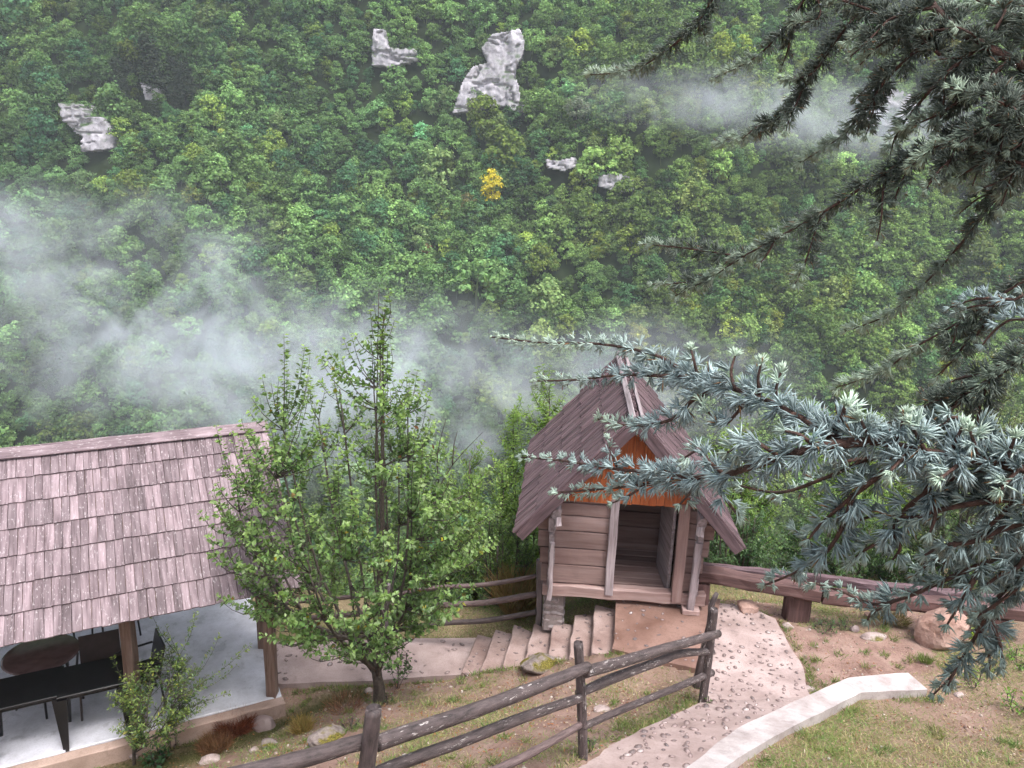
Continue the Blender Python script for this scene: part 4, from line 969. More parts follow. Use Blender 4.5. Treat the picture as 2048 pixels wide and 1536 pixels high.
rock('rock', 'broad lichen covered rock showing just above the lowest fence rail', gpt(655, 1482), (.22, .16, .11), M['moss_rock'], 53, 4, .35, .4)
rock('stone', 'white jagged stone low on the slope at the bottom left', gpt(418, 1524), (.13, .08, .07), M['white_rock'], 54, 3, .3)
rock('stone', 'yellow mossy stone on the slope between dry shrub and fence', gpt(538, 1492), (.11, .08, .06), M['moss_rock'], 55, 3, .3)
rock('stone', 'small white stone beside the yellow mossy one', gpt(508, 1502), (.06, .05, .04), M['white_rock'], 56, 2, .3)
rock('stone', 'pale stone at the foot of the orchard tree', gpt(738, 1385), (.06, .05, .05), M['white_rock'], 57, 2, .3)
rock('stone', 'pale flat stone right of the mossy rock by the stairs', gpt(1172, 1350), (.12, .08, .05), M['white_rock'], 58, 3, .35)
rock('stone', 'flat pinkish stone on the earth under the middle fence rail', gpt(1205, 1420), (.10, .07, .03), M['white_rock'], 59, 2, .4)
rock('stone', 'round cobble next to the sapling stem at the bottom left', gpt(268, 1515), (.06, .05, .04), M['white_rock'], 60, 2, .3)

# ------------------------------------------------------------------ leafy plants
def plant(name, label, cat, base, env, drift, n_limbs, n_shoots, leaf, cols, seed, bark_m='tree_bark', r0=.05, trunk=None, group=None, spacing=.026, upright=.5, extra=None, lower=.15, twig_r=.0045, tipcol=None, foliage='foliage', hollow=.25, limb_r=None):
    """stems and shoots that fill an envelope, with leaves along the shoots; thing > trunk, foliage"""
    r = np.random.default_rng(seed); base = Vector(base); t = thing(name, base, label, cat, group); b = np.array(base)
    ez = np.array([e[0] for e in env]); er = np.array([e[1] for e in env]); dz = np.array([d[0] for d in drift]); dx = np.array([d[1] for d in drift]); dy = np.array([d[2] for d in drift])
    def centre(z): return np.stack([np.interp(z, dz, dx), np.interp(z, dz, dy), z], -1)
    paths = []; limb_pts = []
    def add(pts, rad, sub=3):
        V, F, q = tube_arrays([Vector(p) for p in pts], rad, 3, 0, 0, False, sub); paths.append((pts, rad, sub)); return np.array([tuple(x) for x in q])
    top0 = np.array([0, 0, 0.])
    if trunk:
        pts = [b + np.array(p) for p, _ in trunk]; q = add(pts, [w for _, w in trunk]); tq = q - b; limb_pts.append(q[len(q) // 2:])
        rl = trunk[-1][1] * .75
    else: rl = r0
    for k in range(n_limbs):
        a = 2 * math.pi * (k + r.uniform(-.3, .3)) / n_limbs; zt = r.uniform(.45, .93) * ez[-1]
        rr = np.interp(zt, ez, er) * r.uniform(.35, .75); c = centre(zt); end = c + np.array([math.cos(a) * rr, math.sin(a) * rr, 0])
        if trunk: top0 = tq[int(np.clip(r.uniform(.22, .48), 0, 1) * (len(tq) - 1))]
        st_ = top0 + (np.array([math.cos(a), math.sin(a), 0]) * (r0 * 2 if not trunk else 0)); m1 = st_ * .5 + end * .5 + np.array([math.cos(a) * rr * .22, math.sin(a) * rr * .22, -.05 * ez[-1]])
        q = add([b + st_, b + m1, b + end], [limb_r or rl, (limb_r or rl) * .6, .008]); limb_pts.append(q[2:])
    LP = np.concatenate(limb_pts)
    S_, T_ = [], []
    pz = np.linspace(ez[0], ez[-1], 200); w = np.interp(pz, ez, er) ** 1.5 + .01; w /= w.sum()
    for k in range(n_shoots):
        z = r.choice(pz, p=w) + r.uniform(-.03, .03); a = r.uniform(0, 6.2832); rr = np.interp(z, ez, er) * math.sqrt(r.uniform(hollow, 1.0)) * r.uniform(.92, 1.06)
        tip = b + centre(np.array(z)) + np.array([math.cos(a) * rr, math.sin(a) * rr, 0])
        d = (LP - tip) * np.array([1 + upright * .9, 1 + upright * .9, 1.0]); dist = np.linalg.norm(d, axis=1) + np.where(LP[:, 2] > tip[2] - lower, 3.0, 0) + .4 * np.abs(r.normal(0, .2, len(LP)))
        S_.append(LP[np.argmin(dist)]); T_.append(tip)
    for e in (extra or []): S_.append(LP[np.argmin(np.linalg.norm((LP - np.array(e)) * np.array([2.2, 2.2, 1.0]), axis=1) + np.where(LP[:, 2] > e[2] - .3, 3, 0))]); T_.append(np.array(e))
    LPs, LD, LT = [], [], []
    for s_, t_ in zip(S_, T_):
        h = t_ - s_; mid = (s_ + t_) / 2 + np.array([h[0], h[1], 0]) * .22 * upright + np.array([0, 0, -.10 * upright * np.linalg.norm(h[:2])]) + r.normal(0, .02, 3)
        L = np.linalg.norm(h); q = add([s_, mid, t_], [twig_r * (1 + .8 * L), twig_r, twig_r * .45], 3)
        n_ = max(4, int(L / spacing)); u = np.sort(r.uniform(.12, 1.0, n_)) ** .85; u[-4:] = r.uniform(.96, 1.0, 4)
        A = (1 - u)[:, None] ** 2 * s_ + 2 * ((1 - u) * u)[:, None] * mid + u[:, None] ** 2 * t_
        D = 2 * (1 - u)[:, None] * (mid - s_) + 2 * u[:, None] * (t_ - mid); D = unit(D); LPs.append(A); LD.append(D); LT.append(u)
    P = np.concatenate(LPs); D = np.concatenate(LD); U = np.concatenate(LT); n = len(P)
    rp = unit(np.cross(D, r.normal(0, 1, (n, 3)))); ax = unit(D * .45 + rp * .85 + np.array([0, 0, leaf.get('up', -.15)])); nh = unit(np.array([0, 0, 1.0]) + r.normal(0, .45, (n, 3)))
    L = leaf['L'] * r.uniform(.6, 1.15, n) * np.where(U > .95, .75, 1.0); Wd = L * leaf['w'] * r.uniform(.85, 1.15, n)
    V, F = leaf_arrays(P + rp * .006, ax, nh, L, Wd, leaf.get('fold', .18), leaf.get('droop', .08))
    C = np.array(cols[0])[None] * np.exp(r.normal(0, .22, (n, 1))) * np.exp(r.normal(0, .05, (n, 3)))
    for c, p in cols[1:]:
        k = r.random(n) < p; C[k] = np.array(c) * np.exp(r.normal(0, .18, (k.sum(), 1)))
    if tipcol is not None:
        zt = np.clip((P[:, 2] - b[2]) / ez[-1], 0, 1); k = np.clip((U - .55) / .45, 0, 1) * np.clip(.15 + zt * .9, 0, 1); C = C * (1 - k[:, None]) + (np.array(tipcol) * np.exp(r.normal(0, .15, (n, 1)))) * k[:, None]
    fo = obj(foliage, np_mesh(foliage, V, F, np.repeat(np.clip(C, 0, 1), 5, 0), False, [M['leaf']]), t); tag(fo, kind='stuff')
    nt_ = 1 if trunk else 0
    Vw, Fw = multi_tube(paths[:nt_ + n_limbs], 8); obj('trunk', pymesh('trunk', Vw, Fw, M[bark_m], True), t)
    Vw, Fw = multi_tube(paths[nt_ + n_limbs:], 4); tw = obj('twigs', pymesh('twigs', Vw, Fw, M[bark_m], True), t); tag(tw, kind='stuff')
    return t
GREEN = (.060, .115, .042)
pb = gpt(757, 1408); pb.z -= .03
plant('pear_tree', 'young bushy orchard tree with upright shoots in front of the stairs', 'tree', pb,
      [(.80, .30), (1.0, .70), (1.25, 1.05), (1.6, 1.38), (2.2, 1.66), (2.7, 1.66), (3.1, 1.45), (3.4, 1.26), (3.85, 1.04), (4.3, .70), (4.55, .34), (5.0, .06)],
      [(0, 0, 0), (.6, -.05, 0), (1.6, -.22, .05), (3.0, -.32, .05), (3.9, -.36, 0), (4.4, -.12, 0), (5.0, .05, 0)], 17, 560, {'L': .066, 'w': .68, 'up': -.22, 'droop': .10},
      [(.115, .195, .062), ((.19, .26, .12), .18), ((.40, .32, .03), .006), ((.22, .09, .03), .003)], 21, 'tree_bark', .06,
      [((0, 0, -.1), .085), ((.01, 0, .25), .068), ((-.02, 0, .5), .060), ((-.03, .02, 1.0), .034), ((.02, .03, 1.9), .020), ((.0, .0, 2.9), .011), ((.03, .0, 4.0), .007), ((.06, 0, 5.08), .003)],
      spacing=.0185, upright=.8, lower=.22, tipcol=(.23, .34, .09), limb_r=.024,
      extra=[tuple(aty(*p, pb.y)) for p in ((568, 668), (610, 690), (655, 700), (524, 752), (432, 850), (480, 870), (862, 780), (775, 575), (770, 600), (740, 620), (790, 640), (760, 650), (775, 690), (990, 930), (1003, 1010), (985, 1090), (440, 935), (455, 1010), (470, 1130), (505, 1190))])
# bare twigs sticking out of the crown at the right
dead = [[aty(880, 990, pb.y), aty(875, 910, pb.y), aty(893, 835, pb.y)], [aty(860, 1010, pb.y), aty(905, 930, pb.y), aty(965, 865, pb.y)], [aty(905, 930, pb.y), aty(908, 890, pb.y), aty(915, 862, pb.y)]]
ptree = [o for o in col.objects if o.name == 'pear_tree'][0]
Vw, Fw = multi_tube([(p, [.010, .006, .0025], 3) for p in dead], 5); tag(obj('bare_twigs', pymesh('bare_twigs', Vw, Fw, M['tree_bark'], True), ptree), kind='stuff')
# sapling in front of the pavilion
sb = gpt(268, 1530); SY = sb.y
plant('sapling', 'thin sapling with small narrow leaves in front of the pavilion posts', 'tree', sb,
      [(.35, .12), (.55, .40), (.8, .55), (1.05, .58), (1.3, .42), (1.5, .2)], [(0, 0, 0), (.4, .18, 0), (.8, .38, 0), (1.3, .42, 0), (1.6, .4, 0)], 8, 250, {'L': .050, 'w': .36, 'up': -.1},
      [(.085, .145, .055), ((.20, .27, .06), .18), ((.32, .30, .05), .04)], 22, 'tree_bark', .02, [((0, 0, -.08), .022), ((.03, 0, .3), .018), ((.12, 0, .6), .014), ((.2, .0, .9), .010)],
      spacing=.014, upright=.3, tipcol=(.22, .29, .07), twig_r=.003, limb_r=.009,
      extra=[tuple(aty(*p, SY)) for p in ((305, 1232), (392, 1222), (225, 1312), (500, 1290), (440, 1270), (475, 1330), (330, 1250), (460, 1385))])
def bush(label, px, top, bot, wpx, Y, leafL, leafw, cols, seed, shoots, tip=None, up=-.1, name='bush', spacing=.03, droop=.1, limbs=7, base_z=None, group='bushes growing at the edge of the drop', dy=1.0):
    tp = aty(px, top, Y); bt_ = aty(px, bot, Y); h = tp.z - bt_.z; z = FW.dot(tp - EYEP); rad = wpx / 2 * z / FPX
    base = Vector((tp.x, Y, bt_.z)); gz_ = gz(tp.x, Y); 
    if base.z > gz_: base.z = gz_ - .05; h = tp.z - base.z
    env = [(.02 * h, rad * .55), (.25 * h, rad * .95), (.5 * h, rad), (.72 * h, rad * .82), (.88 * h, rad * .5), (h, rad * .12)]
    return plant(name, label, 'bush', base, env, [(0, 0, 0), (h, 0, 0)], limbs, int(shoots * 1.9), {'L': leafL, 'w': leafw, 'up': up, 'droop': droop}, cols, seed, 'tree_bark', .03, None, group, spacing, .5, None, .2, .004, tip, hollow=.10)
LG = (.17, .28, .06)
bush('tall light green feathery willow like bush left of the hut roof', 1085, 722, 1150, 215, 12.9, .10, .26, [LG, ((.20, .29, .06), .2)], 31, 250, (.20, .31, .06), -.25, spacing=.016)
bush('yellow green bush between the orchard tree and the hut', 965, 880, 1150, 230, 12.2, .085, .32, [(.15, .25, .06), ((.24, .33, .08), .2)], 32, 190, (.19, .28, .06), spacing=.018)
bush('bright leafy bush rising behind the right roof slope', 1480, 828, 1130, 230, 12.8, .075, .45, [(.12, .21, .05), ((.23, .32, .07), .2)], 33, 210, (.20, .30, .06), spacing=.020)
bush('dark green bush just right of the hut wall', 1485, 1000, 1230, 240, 11.5, .065, .46, [(.055, .115, .042), ((.10, .17, .06), .2)], 34, 230, (.07, .13, .045), spacing=.018)
bush('light topped bush behind the middle of the cedar bough', 1745, 795, 1150, 250, 13.2, .075, .5, [(.11, .20, .05), ((.23, .33, .06), .2)], 35, 210, (.21, .31, .05), spacing=.020)
bush('dense deep green bush above the barrier joint', 1690, 985, 1235, 290, 11.7, .065, .46, [(.055, .115, .042), ((.11, .18, .06), .2)], 36, 260, (.07, .13, .045), spacing=.018)
bush('small leaved pale bush at the right edge under the cedar', 1990, 690, 1130, 260, 10.8, .055, .52, [(.14, .19, .085), ((.30, .36, .20), .25), ((.35, .32, .05), .01)], 37, 230, (.27, .34, .18), .15, spacing=.022, dy=.6)
bush('dark bush behind the right end of the barrier', 1925, 1010, 1235, 270, 10.9, .06, .5, [(.058, .12, .045), ((.13, .21, .06), .2)], 38, 220, (.10, .17, .05), spacing=.019)
bush('low leafy bush at the left foot of the hut', 1010, 1010, 1180, 170, 11.0, .055, .45, [(.06, .12, .035), ((.13, .2, .05), .2)], 39, 120, (.14, .22, .05), spacing=.018)
bush('green bush behind the lower left of the orchard tree', 850, 1010, 1240, 220, 11.6, .06, .45, [(.055, .11, .035), ((.12, .19, .05), .2)], 40, 150, (.12, .2, .05), spacing=.02)
bush('low dark bush under the barrier left of its support', 1490, 1180, 1236, 190, 10.35, .05, .5, [(.035, .080, .028)], 41, 90, (.06, .12, .04), spacing=.02)
bush('low dark bush under the barrier right of its support', 1730, 1195, 1250, 220, 10.2, .05, .5, [(.035, .080, .028)], 42, 90, (.06, .12, .04), spacing=.02)
bush('green bush behind the pavilion corner, beside the orchard tree', 640, 1010, 1250, 200, 12.6, .06, .45, [(.075, .14, .04), ((.15, .22, .05), .2)], 43, 130, (.15, .24, .05), spacing=.02)
# small leafy weeds
def weed(label, px, py, h, w, n, L, lw, c, seed, group=None, tip=None, name='weed', up=.25, cat='plant'):
    p = gpt(px, py); return plant(name, label, cat, p, [(.2 * h, w * .6), (.6 * h, w), (h, w * .4)], [(0, 0, 0), (h, 0, 0)], 4, n, {'L': L, 'w': lw, 'up': up}, [c, (tuple(min(1, x * 1.6) for x in c), .2)], seed, 'tree_bark', .008, None, group, .016, .4, None, .02, .0025, tip, limb_r=.004)
weed('lush green nettle like plant beside the sapling stem', 312, 1528, .20, .17, 30, .075, .45, (.045, .115, .05), 61, tip=(.07, .16, .06))
weed('narrow leaved weed right of the nettle like plant', 345, 1500, .22, .10, 12, .07, .2, (.10, .15, .06), 62)
weed('bright green sprout by the foot of the end fence post', 1412, 1408, .10, .08, 10, .04, .5, (.08, .15, .04), 63)
weed('small green weed at the foot of the middle fence post', 1178, 1506, .12, .11, 14, .04, .5, (.08, .15, .04), 64)
weed('bright yellow green seedling right of the boulder', 1950, 1290, .24, .11, 10, .07, .45, (.17, .28, .035), 65, tip=(.25, .37, .04))
weed('leafy green shrublet behind the right end of the boulder', 1985, 1262, .30, .26, 40, .055, .42, (.07, .16, .04), 66, tip=(.13, .25, .05))
weed('bright green shrublet at the right edge above the lawn', 2035, 1330, .22, .22, 30, .055, .4, (.10, .20, .035), 67, tip=(.18, .30, .05))
weed('light green seedling on the right slope, lower one', 1945, 1372, .18, .18, 22, .05, .4, (.13, .23, .045), 68, tip=(.2, .32, .06))
weed('long leaved light green plant at the right picture edge', 2030, 1425, .22, .22, 24, .07, .35, (.11, .21, .04), 69, tip=(.18, .30, .05))
weed('green leafy patch at the foot of the barrier support', 1650, 1262, .14, .22, 40, .035, .5, (.055, .12, .035), 70)
weed('second green leafy patch right of the barrier support', 1690, 1258, .12, .16, 26, .035, .5, (.07, .14, .04), 71)
weed('light green herb tuft left of the first fence post', 700, 1458, .12, .18, 40, .035, .3, (.12, .21, .05), 72)
weed('small green herb just behind the first fence post', 775, 1405, .10, .12, 24, .035, .4, (.10, .19, .05), 73)
weed('thin green root shoots right of the orchard tree stem', 795, 1378, .75, .24, 30, .05, .6, (.07, .13, .045), 74)
weed('yellow green weed under the top rail near the stairs', 1045, 1388, .10, .10, 14, .035, .4, (.14, .2, .05), 75)
# dry grasses and the red shrub: blades radiating from a root
def blades(label, name, px, py, n, h, spread, width, cols, seed, lean=(0, 0), p=None, cat='plant'):
    r = np.random.default_rng(seed); p = np.array(p if p is not None else gpt(px, py)); a = r.uniform(0, 6.28, n); rr = spread * .35 * np.sqrt(r.random(n))
    B = p + np.stack([np.cos(a) * rr, np.sin(a) * rr, np.zeros(n)], 1); D = unit(np.stack([np.cos(a) * r.uniform(0, .9, n) * spread / h + lean[0], np.sin(a) * r.uniform(0, .9, n) * spread / h + lean[1], np.ones(n)], 1)); L = h * r.uniform(.5, 1.1, n)
    V, F = leaf_arrays(B, D, unit(r.normal(0, 1, (n, 3))), L, np.full(n, width), .1, .25); k = r.integers(0, len(cols), n); C = np.array(cols)[k] * np.exp(r.normal(0, .2, (n, 1)))
    return tag(obj(name, np_mesh(name, V, F, np.repeat(np.clip(C, 0, 1), 5, 0), False, [M['grass']])), label, cat)
blades('red brown dry shrub cushion on the slope left of the orchard tree', 'dry_shrub', 470, 1462, 2600, .26, .40, .006, [(.20, .055, .03), (.27, .09, .05), (.15, .05, .03)], 81)
blades('lower brown dry cushion below the red shrub', 'dry_shrub', 430, 1496, 1500, .18, .36, .006, [(.20, .10, .05), (.27, .15, .08)], 82)
blades('tall tan dry grass clump behind the log fence near the hut corner', 'dry_grass', 1035, 1150, 900, .75, .55, .008, [(.40, .26, .12), (.33, .20, .09), (.25, .22, .08)], 83, p=Vector((aty(1035, 1180, 10.4).x, 10.4, gz(aty(1035, 1180, 10.4).x, 10.4))))
blades('straw yellow grass tuft between the rock and the orchard tree', 'dry_grass', 605, 1462, 500, .20, .24, .006, [(.40, .26, .10), (.33, .26, .08)], 84)
blades('sparse reddish stalks at the foot of the orchard tree', 'dry_grass', 690, 1418, 300, .22, .45, .005, [(.22, .09, .06), (.33, .2, .12)], 85)
blades('green grass tuft growing right of the boulder foot', 'grass_tuft', 1850, 1325, 260, .12, .16, .006, [(.13, .19, .05), (.20, .22, .08)], 86)
blades('tan grass fringe on the little mound left of the boulder', 'dry_grass', 1790, 1245, 500, .16, .40, .006, [(.24, .22, .08), (.30, .22, .12)], 87)

# ------------------------------------------------------------------ grass, litter over the yard
def clear_of(x, y):
    k = np.ones(x.shape, bool)
    for poly in (PATH_POLY, LAND, STAIR_POLY, WALK_POLY, SLAB_POLY, BAND_L + BAND_R[::-1]): k &= ~in_poly(x, y, poly)
    return k
n = 620000; x = rng.uniform(-5.5, 6.5, n); y = rng.uniform(3.0, 11.5, n); g, mo = cover(x, y)
px_, py_ = pxs(x, y, np.zeros(n)); vis = (px_ > -200) & (px_ < 2250)
k = vis & clear_of(x, y) & (rng.random(n) < (g ** 1.6) * np.where(y > 9.6, .5, .95)); x, y, g, mo = x[k], y[k], g[k], mo[k]; n = len(x)
z = ground_z(x, y); a = rng.uniform(0, 6.28, n); D = unit(np.stack([np.cos(a) * .7, np.sin(a) * .7, rng.uniform(.25, 1.0, n)], 1)); L = rng.uniform(.028, .080, n) * (1 - .5 * mo); 
S = np.cross(D, rng.normal(0, 1, (n, 3))); S = unit(S); wv = rng.uniform(.0022, .0046, n)[:, None]; P = np.stack([x, y, z - .004], 1)
V = np.stack([P - S * wv, P + S * wv, P + D * L[:, None] - np.array([0, 0, .3]) * (L ** 1.0)[:, None] * .3], 1).reshape(-1, 3)
pal = np.array([(.15, .24, .07), (.22, .28, .09), (.34, .29, .145), (.44, .35, .23), (.21, .31, .13)]); tone = fbm2(x, y, .8, 3, 41)
ci_ = np.clip((1.7 + 3.2 * tone + rng.normal(0, 1.1, n)), 0, 4).astype(int); C = pal[ci_] * np.exp(rng.normal(0, .2, (n, 1))); C[mo > .3] = np.array([.06, .07, .02]) * np.exp(rng.normal(0, .25, ((mo > .3).sum(), 1)))
gr = obj('grass', np_mesh('grass', V, np.arange(3 * n).reshape(-1, 3), np.repeat(np.clip(C, 0, 1), 3, 0), False, [M['grass']])); tag(gr, 'short patchy grass over the yard slope', 'grass', None, 'stuff')
# longer blades along the edges of paving, and tufts scattered on the slope
ex_, ey_ = [], []
for line, off in ((PATH_L, (-.03, .02)), (PATH_R[5:], (.04, .0)), (BAND_R, (.03, -.03)), (WALK_N, (0, -.05)), ([q[1] for q in NOS], (0, -.05)), (WALK_F, (0, .05)), ([pav(u, 8.84, 0) for u in np.linspace(-2.2, 1.5, 12)], (0, 0))):
    for a_, b_ in zip(line[:-1], line[1:]):
        m_ = int((b_ - a_).length * 330)
        if m_ < 1: continue
        tt = rng.random(m_); dn = np.abs(rng.normal(0, .05, m_)); ex_.append(a_.x + (b_.x - a_.x) * tt + np.sign(off[0]) * dn + off[0]); ey_.append(a_.y + (b_.y - a_.y) * tt + np.sign(off[1]) * dn + off[1])
tx, ty = rng.uniform(-3.5, 6, 420), rng.uniform(3.2, 9.3, 420); kk = clear_of(tx, ty); tx, ty = tx[kk], ty[kk]
for a_, b_ in zip(tx, ty): ex_.append(a_ + rng.normal(0, .03, 45)); ey_.append(b_ + rng.normal(0, .03, 45))
x = np.concatenate(ex_); y = np.concatenate(ey_); k = clear_of(x, y) & (fbm2(x, y, .5, 2, 66) > -.12); x, y = x[k], y[k]; n = len(x); z = ground_z(x, y); a = rng.uniform(0, 6.28, n)
D = unit(np.stack([np.cos(a) * .6, np.sin(a) * .6, rng.uniform(.3, 1.1, n)], 1)); V, F = leaf_arrays(np.stack([x, y, z - .005], 1), D, unit(rng.normal(0, 1, (n, 3))), rng.uniform(.04, .11, n), rng.uniform(.004, .009, n), .1, .25)
C = np.array([(.13, .20, .06), (.20, .25, .08), (.30, .26, .13), (.10, .17, .05)])[np.clip((1.5 + 3 * fbm2(x, y, .6, 2, 67) + rng.normal(0, .6, n)), 0, 3).astype(int)] * np.exp(rng.normal(0, .2, (n, 1)))
tag(obj('edge_grass', np_mesh('edge_grass', V, F, np.repeat(np.clip(C, 0, 1), 5, 0), False, [M['grass']])), 'longer grass blades along the paving edges and in small tufts', 'grass', None, 'stuff')
# loose grit on the bare earth
n = 5200; x = rng.uniform(-4, 6, n); y = rng.uniform(3.2, 10, n); g_, _m = cover(x, y); k = clear_of(x, y) & (rng.random(n) < 1.05 - g_); x, y = x[k], y[k]; n = len(x)
bm = bmesh.new(); bmesh.ops.create_icosphere(bm, subdivisions=1, radius=1.0); bv = np.array([tuple(v.co) for v in bm.verts]); bf = np.array([[v.index for v in f.verts] for f in bm.faces]); bm.free()
sz = .004 + .016 * rng.random(n) ** 3; V = np.stack([x, y, ground_z(x, y) + .2 * sz], 1)[:, None, :] + bv[None] * (sz[:, None] * np.exp(rng.normal(0, .25, (n, 3))))[:, None, :] * (1 + rng.normal(0, .12, (n, len(bv), 1)))
C = np.array([(.40, .32, .29), (.28, .20, .17), (.52, .46, .44), (.20, .13, .11)])[rng.integers(0, 4, n)] * np.exp(rng.normal(0, .15, (n, 1)))
tag(obj('grit', np_mesh('grit', V.reshape(-1, 3), (np.arange(n)[:, None, None] * len(bv) + bf[None]).reshape(-1, 3), np.repeat(np.clip(C, 0, 1), len(bv), 0), False, [M['grass']])), 'small loose stones and clods on the bare earth', 'gravel', None, 'stuff')
n = 60000; x = rng.uniform(-4.5, 6.0, n); y = rng.uniform(3.0, 10.0, n); lit = fbm2(x, y, .7, 3, 55); k = clear_of(x, y) & (rng.random(n) < np.clip(.35 + 1.1 * lit, .05, .9)); x, y = x[k], y[k]; n = len(x)
P = np.stack([x, y, ground_z(x, y) + .004], 1); D = unit(np.stack([rng.normal(0, 1, n), rng.normal(0, 1, n), rng.normal(0, .15, n)], 1)); V, F = leaf_arrays(P, D, unit(np.array([0, 0, 1.]) + rng.normal(0, .3, (n, 3))), rng.uniform(.012, .050, n), rng.uniform(.004, .020, n))
pal = np.array([(.30, .19, .13), (.20, .10, .065), (.40, .29, .20), (.26, .11, .06), (.14, .09, .06), (.45, .37, .30)]); wm = (x < .6) & (rng.random(n) < .45); C = pal[rng.integers(0, 6, n)]; C[wm] = (.30, .125, .055); C = C * np.exp(rng.normal(0, .2, (n, 1)))
lt = obj('leaf_litter', np_mesh('leaf_litter', V, F, np.repeat(np.clip(C, 0, 1), 5, 0), False, [M['grass']])); tag(lt, 'dry fallen leaves and straw scattered over the earth', 'litter', None, 'stuff')
# ------------------------------------------------------------------ blue cedar at the right, its boughs hanging into the picture
TR = Vector((2.75, 1.15, gz(2.75, 1.15)))
cedar = thing('cedar_tree', TR, 'blue cedar whose needled boughs hang into the picture from the right', 'tree')
tube('trunk', cedar, [TR - Vector((0, 0, .3)), TR + Vector((0, 0, 1.2)), TR + Vector((.05, .03, 3.5)), TR + Vector((0, .1, 6.5)), TR + Vector((.05, .1, 9.5))], [.26, .20, .16, .11, .05], M['cedar_bark'], 14, .06, 5, 5)
BLUE, SHADE_GREEN, FRESH = (.29, .37, .375), (.105, .130, .105), (.44, .55, .42)  # second tone: greener upper needles, darkened to paint in their backlit shade
def needle_arrays(pts, rad, spacing, L, nper, tone, r, fresh=0.0, up=.25, endfade=1.0, wid=.00115, lens=None):
    """spur tufts along a shoot; returns spikes (4 corners each) and their colours"""
    P = np.array([tuple(p) for p in pts]); seg = np.linalg.norm(np.diff(P, axis=0), axis=1); s = np.concatenate([[0], np.cumsum(seg)]); tot = s[-1]
    ns = max(3, int(tot / spacing)); u = (np.arange(ns) + r.uniform(-.3, .3, ns)) / ns * tot; u = np.clip(u, 0, tot)
    pos = np.stack([np.interp(u, s, P[:, i]) for i in range(3)], 1); rr = np.interp(u, s, rad); e = np.clip(u + .01, 0, tot); b_ = np.clip(u - .01, 0, tot)
    T = unit(np.stack([np.interp(e, s, P[:, i]) - np.interp(b_, s, P[:, i]) for i in range(3)], 1))
    q = unit(np.cross(T, r.normal(0, 1, (ns, 3)))); q[:, 2] += up; q = unit(q - T * (q * T).sum(1, keepdims=True)); f = u / tot
    sp = unit(q * 1.0 + T * (.35 + .5 * f[:, None])); org = pos + q * (rr[:, None] + r.uniform(.001, .006, (ns, 1)))
    k = np.maximum(5, (nper * (1 - .25 * np.clip((f - .5) / .5, 0, 1))).astype(int)); k = k if lens is None else np.maximum(5, (k * np.interp(f, np.linspace(0, 1, len(lens)), lens)).astype(int)); I = np.repeat(np.arange(ns), k); n = len(I)
    D = unit(sp[I] + r.normal(0, .42, (n, 3))); LL = L * r.uniform(.75, 1.12, n) * (1 - .50 * endfade * np.clip((f[I] - .35) / .55, 0, 1)); O = org[I] + r.normal(0, .0012, (n, 3))
    if lens is not None: lf = np.interp(f, np.linspace(0, 1, len(lens)), lens); LL = LL * lf[I]
    # closing tuft at the tip
    m = nper + 10; Dt = unit(T[-1] + r.normal(0, .38, (m, 3))); O = np.concatenate([O, np.tile(P[-1], (m, 1))]); D = np.concatenate([D, Dt]); LL = np.concatenate([LL, L * .6 * (1 if lens is None else lens[-1]) * r.uniform(.7, 1.1, m)]); fi = np.concatenate([f[I], np.ones(m)])
    a = unit(np.cross(D, r.normal(0, 1, D.shape))); b = np.cross(D, a); w = wid * r.uniform(.85, 1.2, len(D))[:, None]
    midp = O + D * LL[:, None] * .6; tip = O + D * LL[:, None] + np.array([0, 0, -.10]) * LL[:, None] * r.uniform(0, 1, (len(D), 1))
    V = np.stack([O + a * w * .7, O - a * w * .35 + b * w * .6, O - a * w * .35 - b * w * .6, midp + a * w, midp - a * w * .5 + b * w * .87, midp - a * w * .5 - b * w * .87, tip], 1)
    C = np.array(tone)[None] * np.exp(r.normal(0, .16, (len(D), 1))); g = np.clip((fi - .55) / .40, 0, 1)[:, None] * fresh; C = C * (1 - g) + np.array(FRESH)[None] * g
    tuftv = np.exp(r.normal(0, .15, ns)); C[:n] *= tuftv[I][:, None]
    br = r.random(len(D)) < .012; C[br] = (.20, .11, .05)
    return V, C, tip
NF = np.array([[0, 1, 4, 3], [1, 2, 5, 4], [2, 0, 3, 5]]); NT3 = np.array([[3, 4, 6, 6], [4, 5, 6, 6], [5, 3, 6, 6]])
def build_needles(name, parent, Vs, Cs):
    V = np.concatenate(Vs); C = np.concatenate(Cs); n = len(V); k = np.arange(n)[:, None] * 7
    F = np.concatenate([(k + np.array(f)[None]) for f in ((0, 1, 4), (0, 4, 3), (1, 2, 5), (1, 5, 4), (2, 0, 3), (2, 3, 5), (3, 4, 6), (4, 5, 6), (5, 3, 6))])
    o = obj(name, np_mesh(name, V.reshape(-1, 3), F, np.repeat(np.clip(C, 0, 1), 7, 0), False, [M['needle']]), parent); tag(o, kind='stuff'); return n
drop_me = None
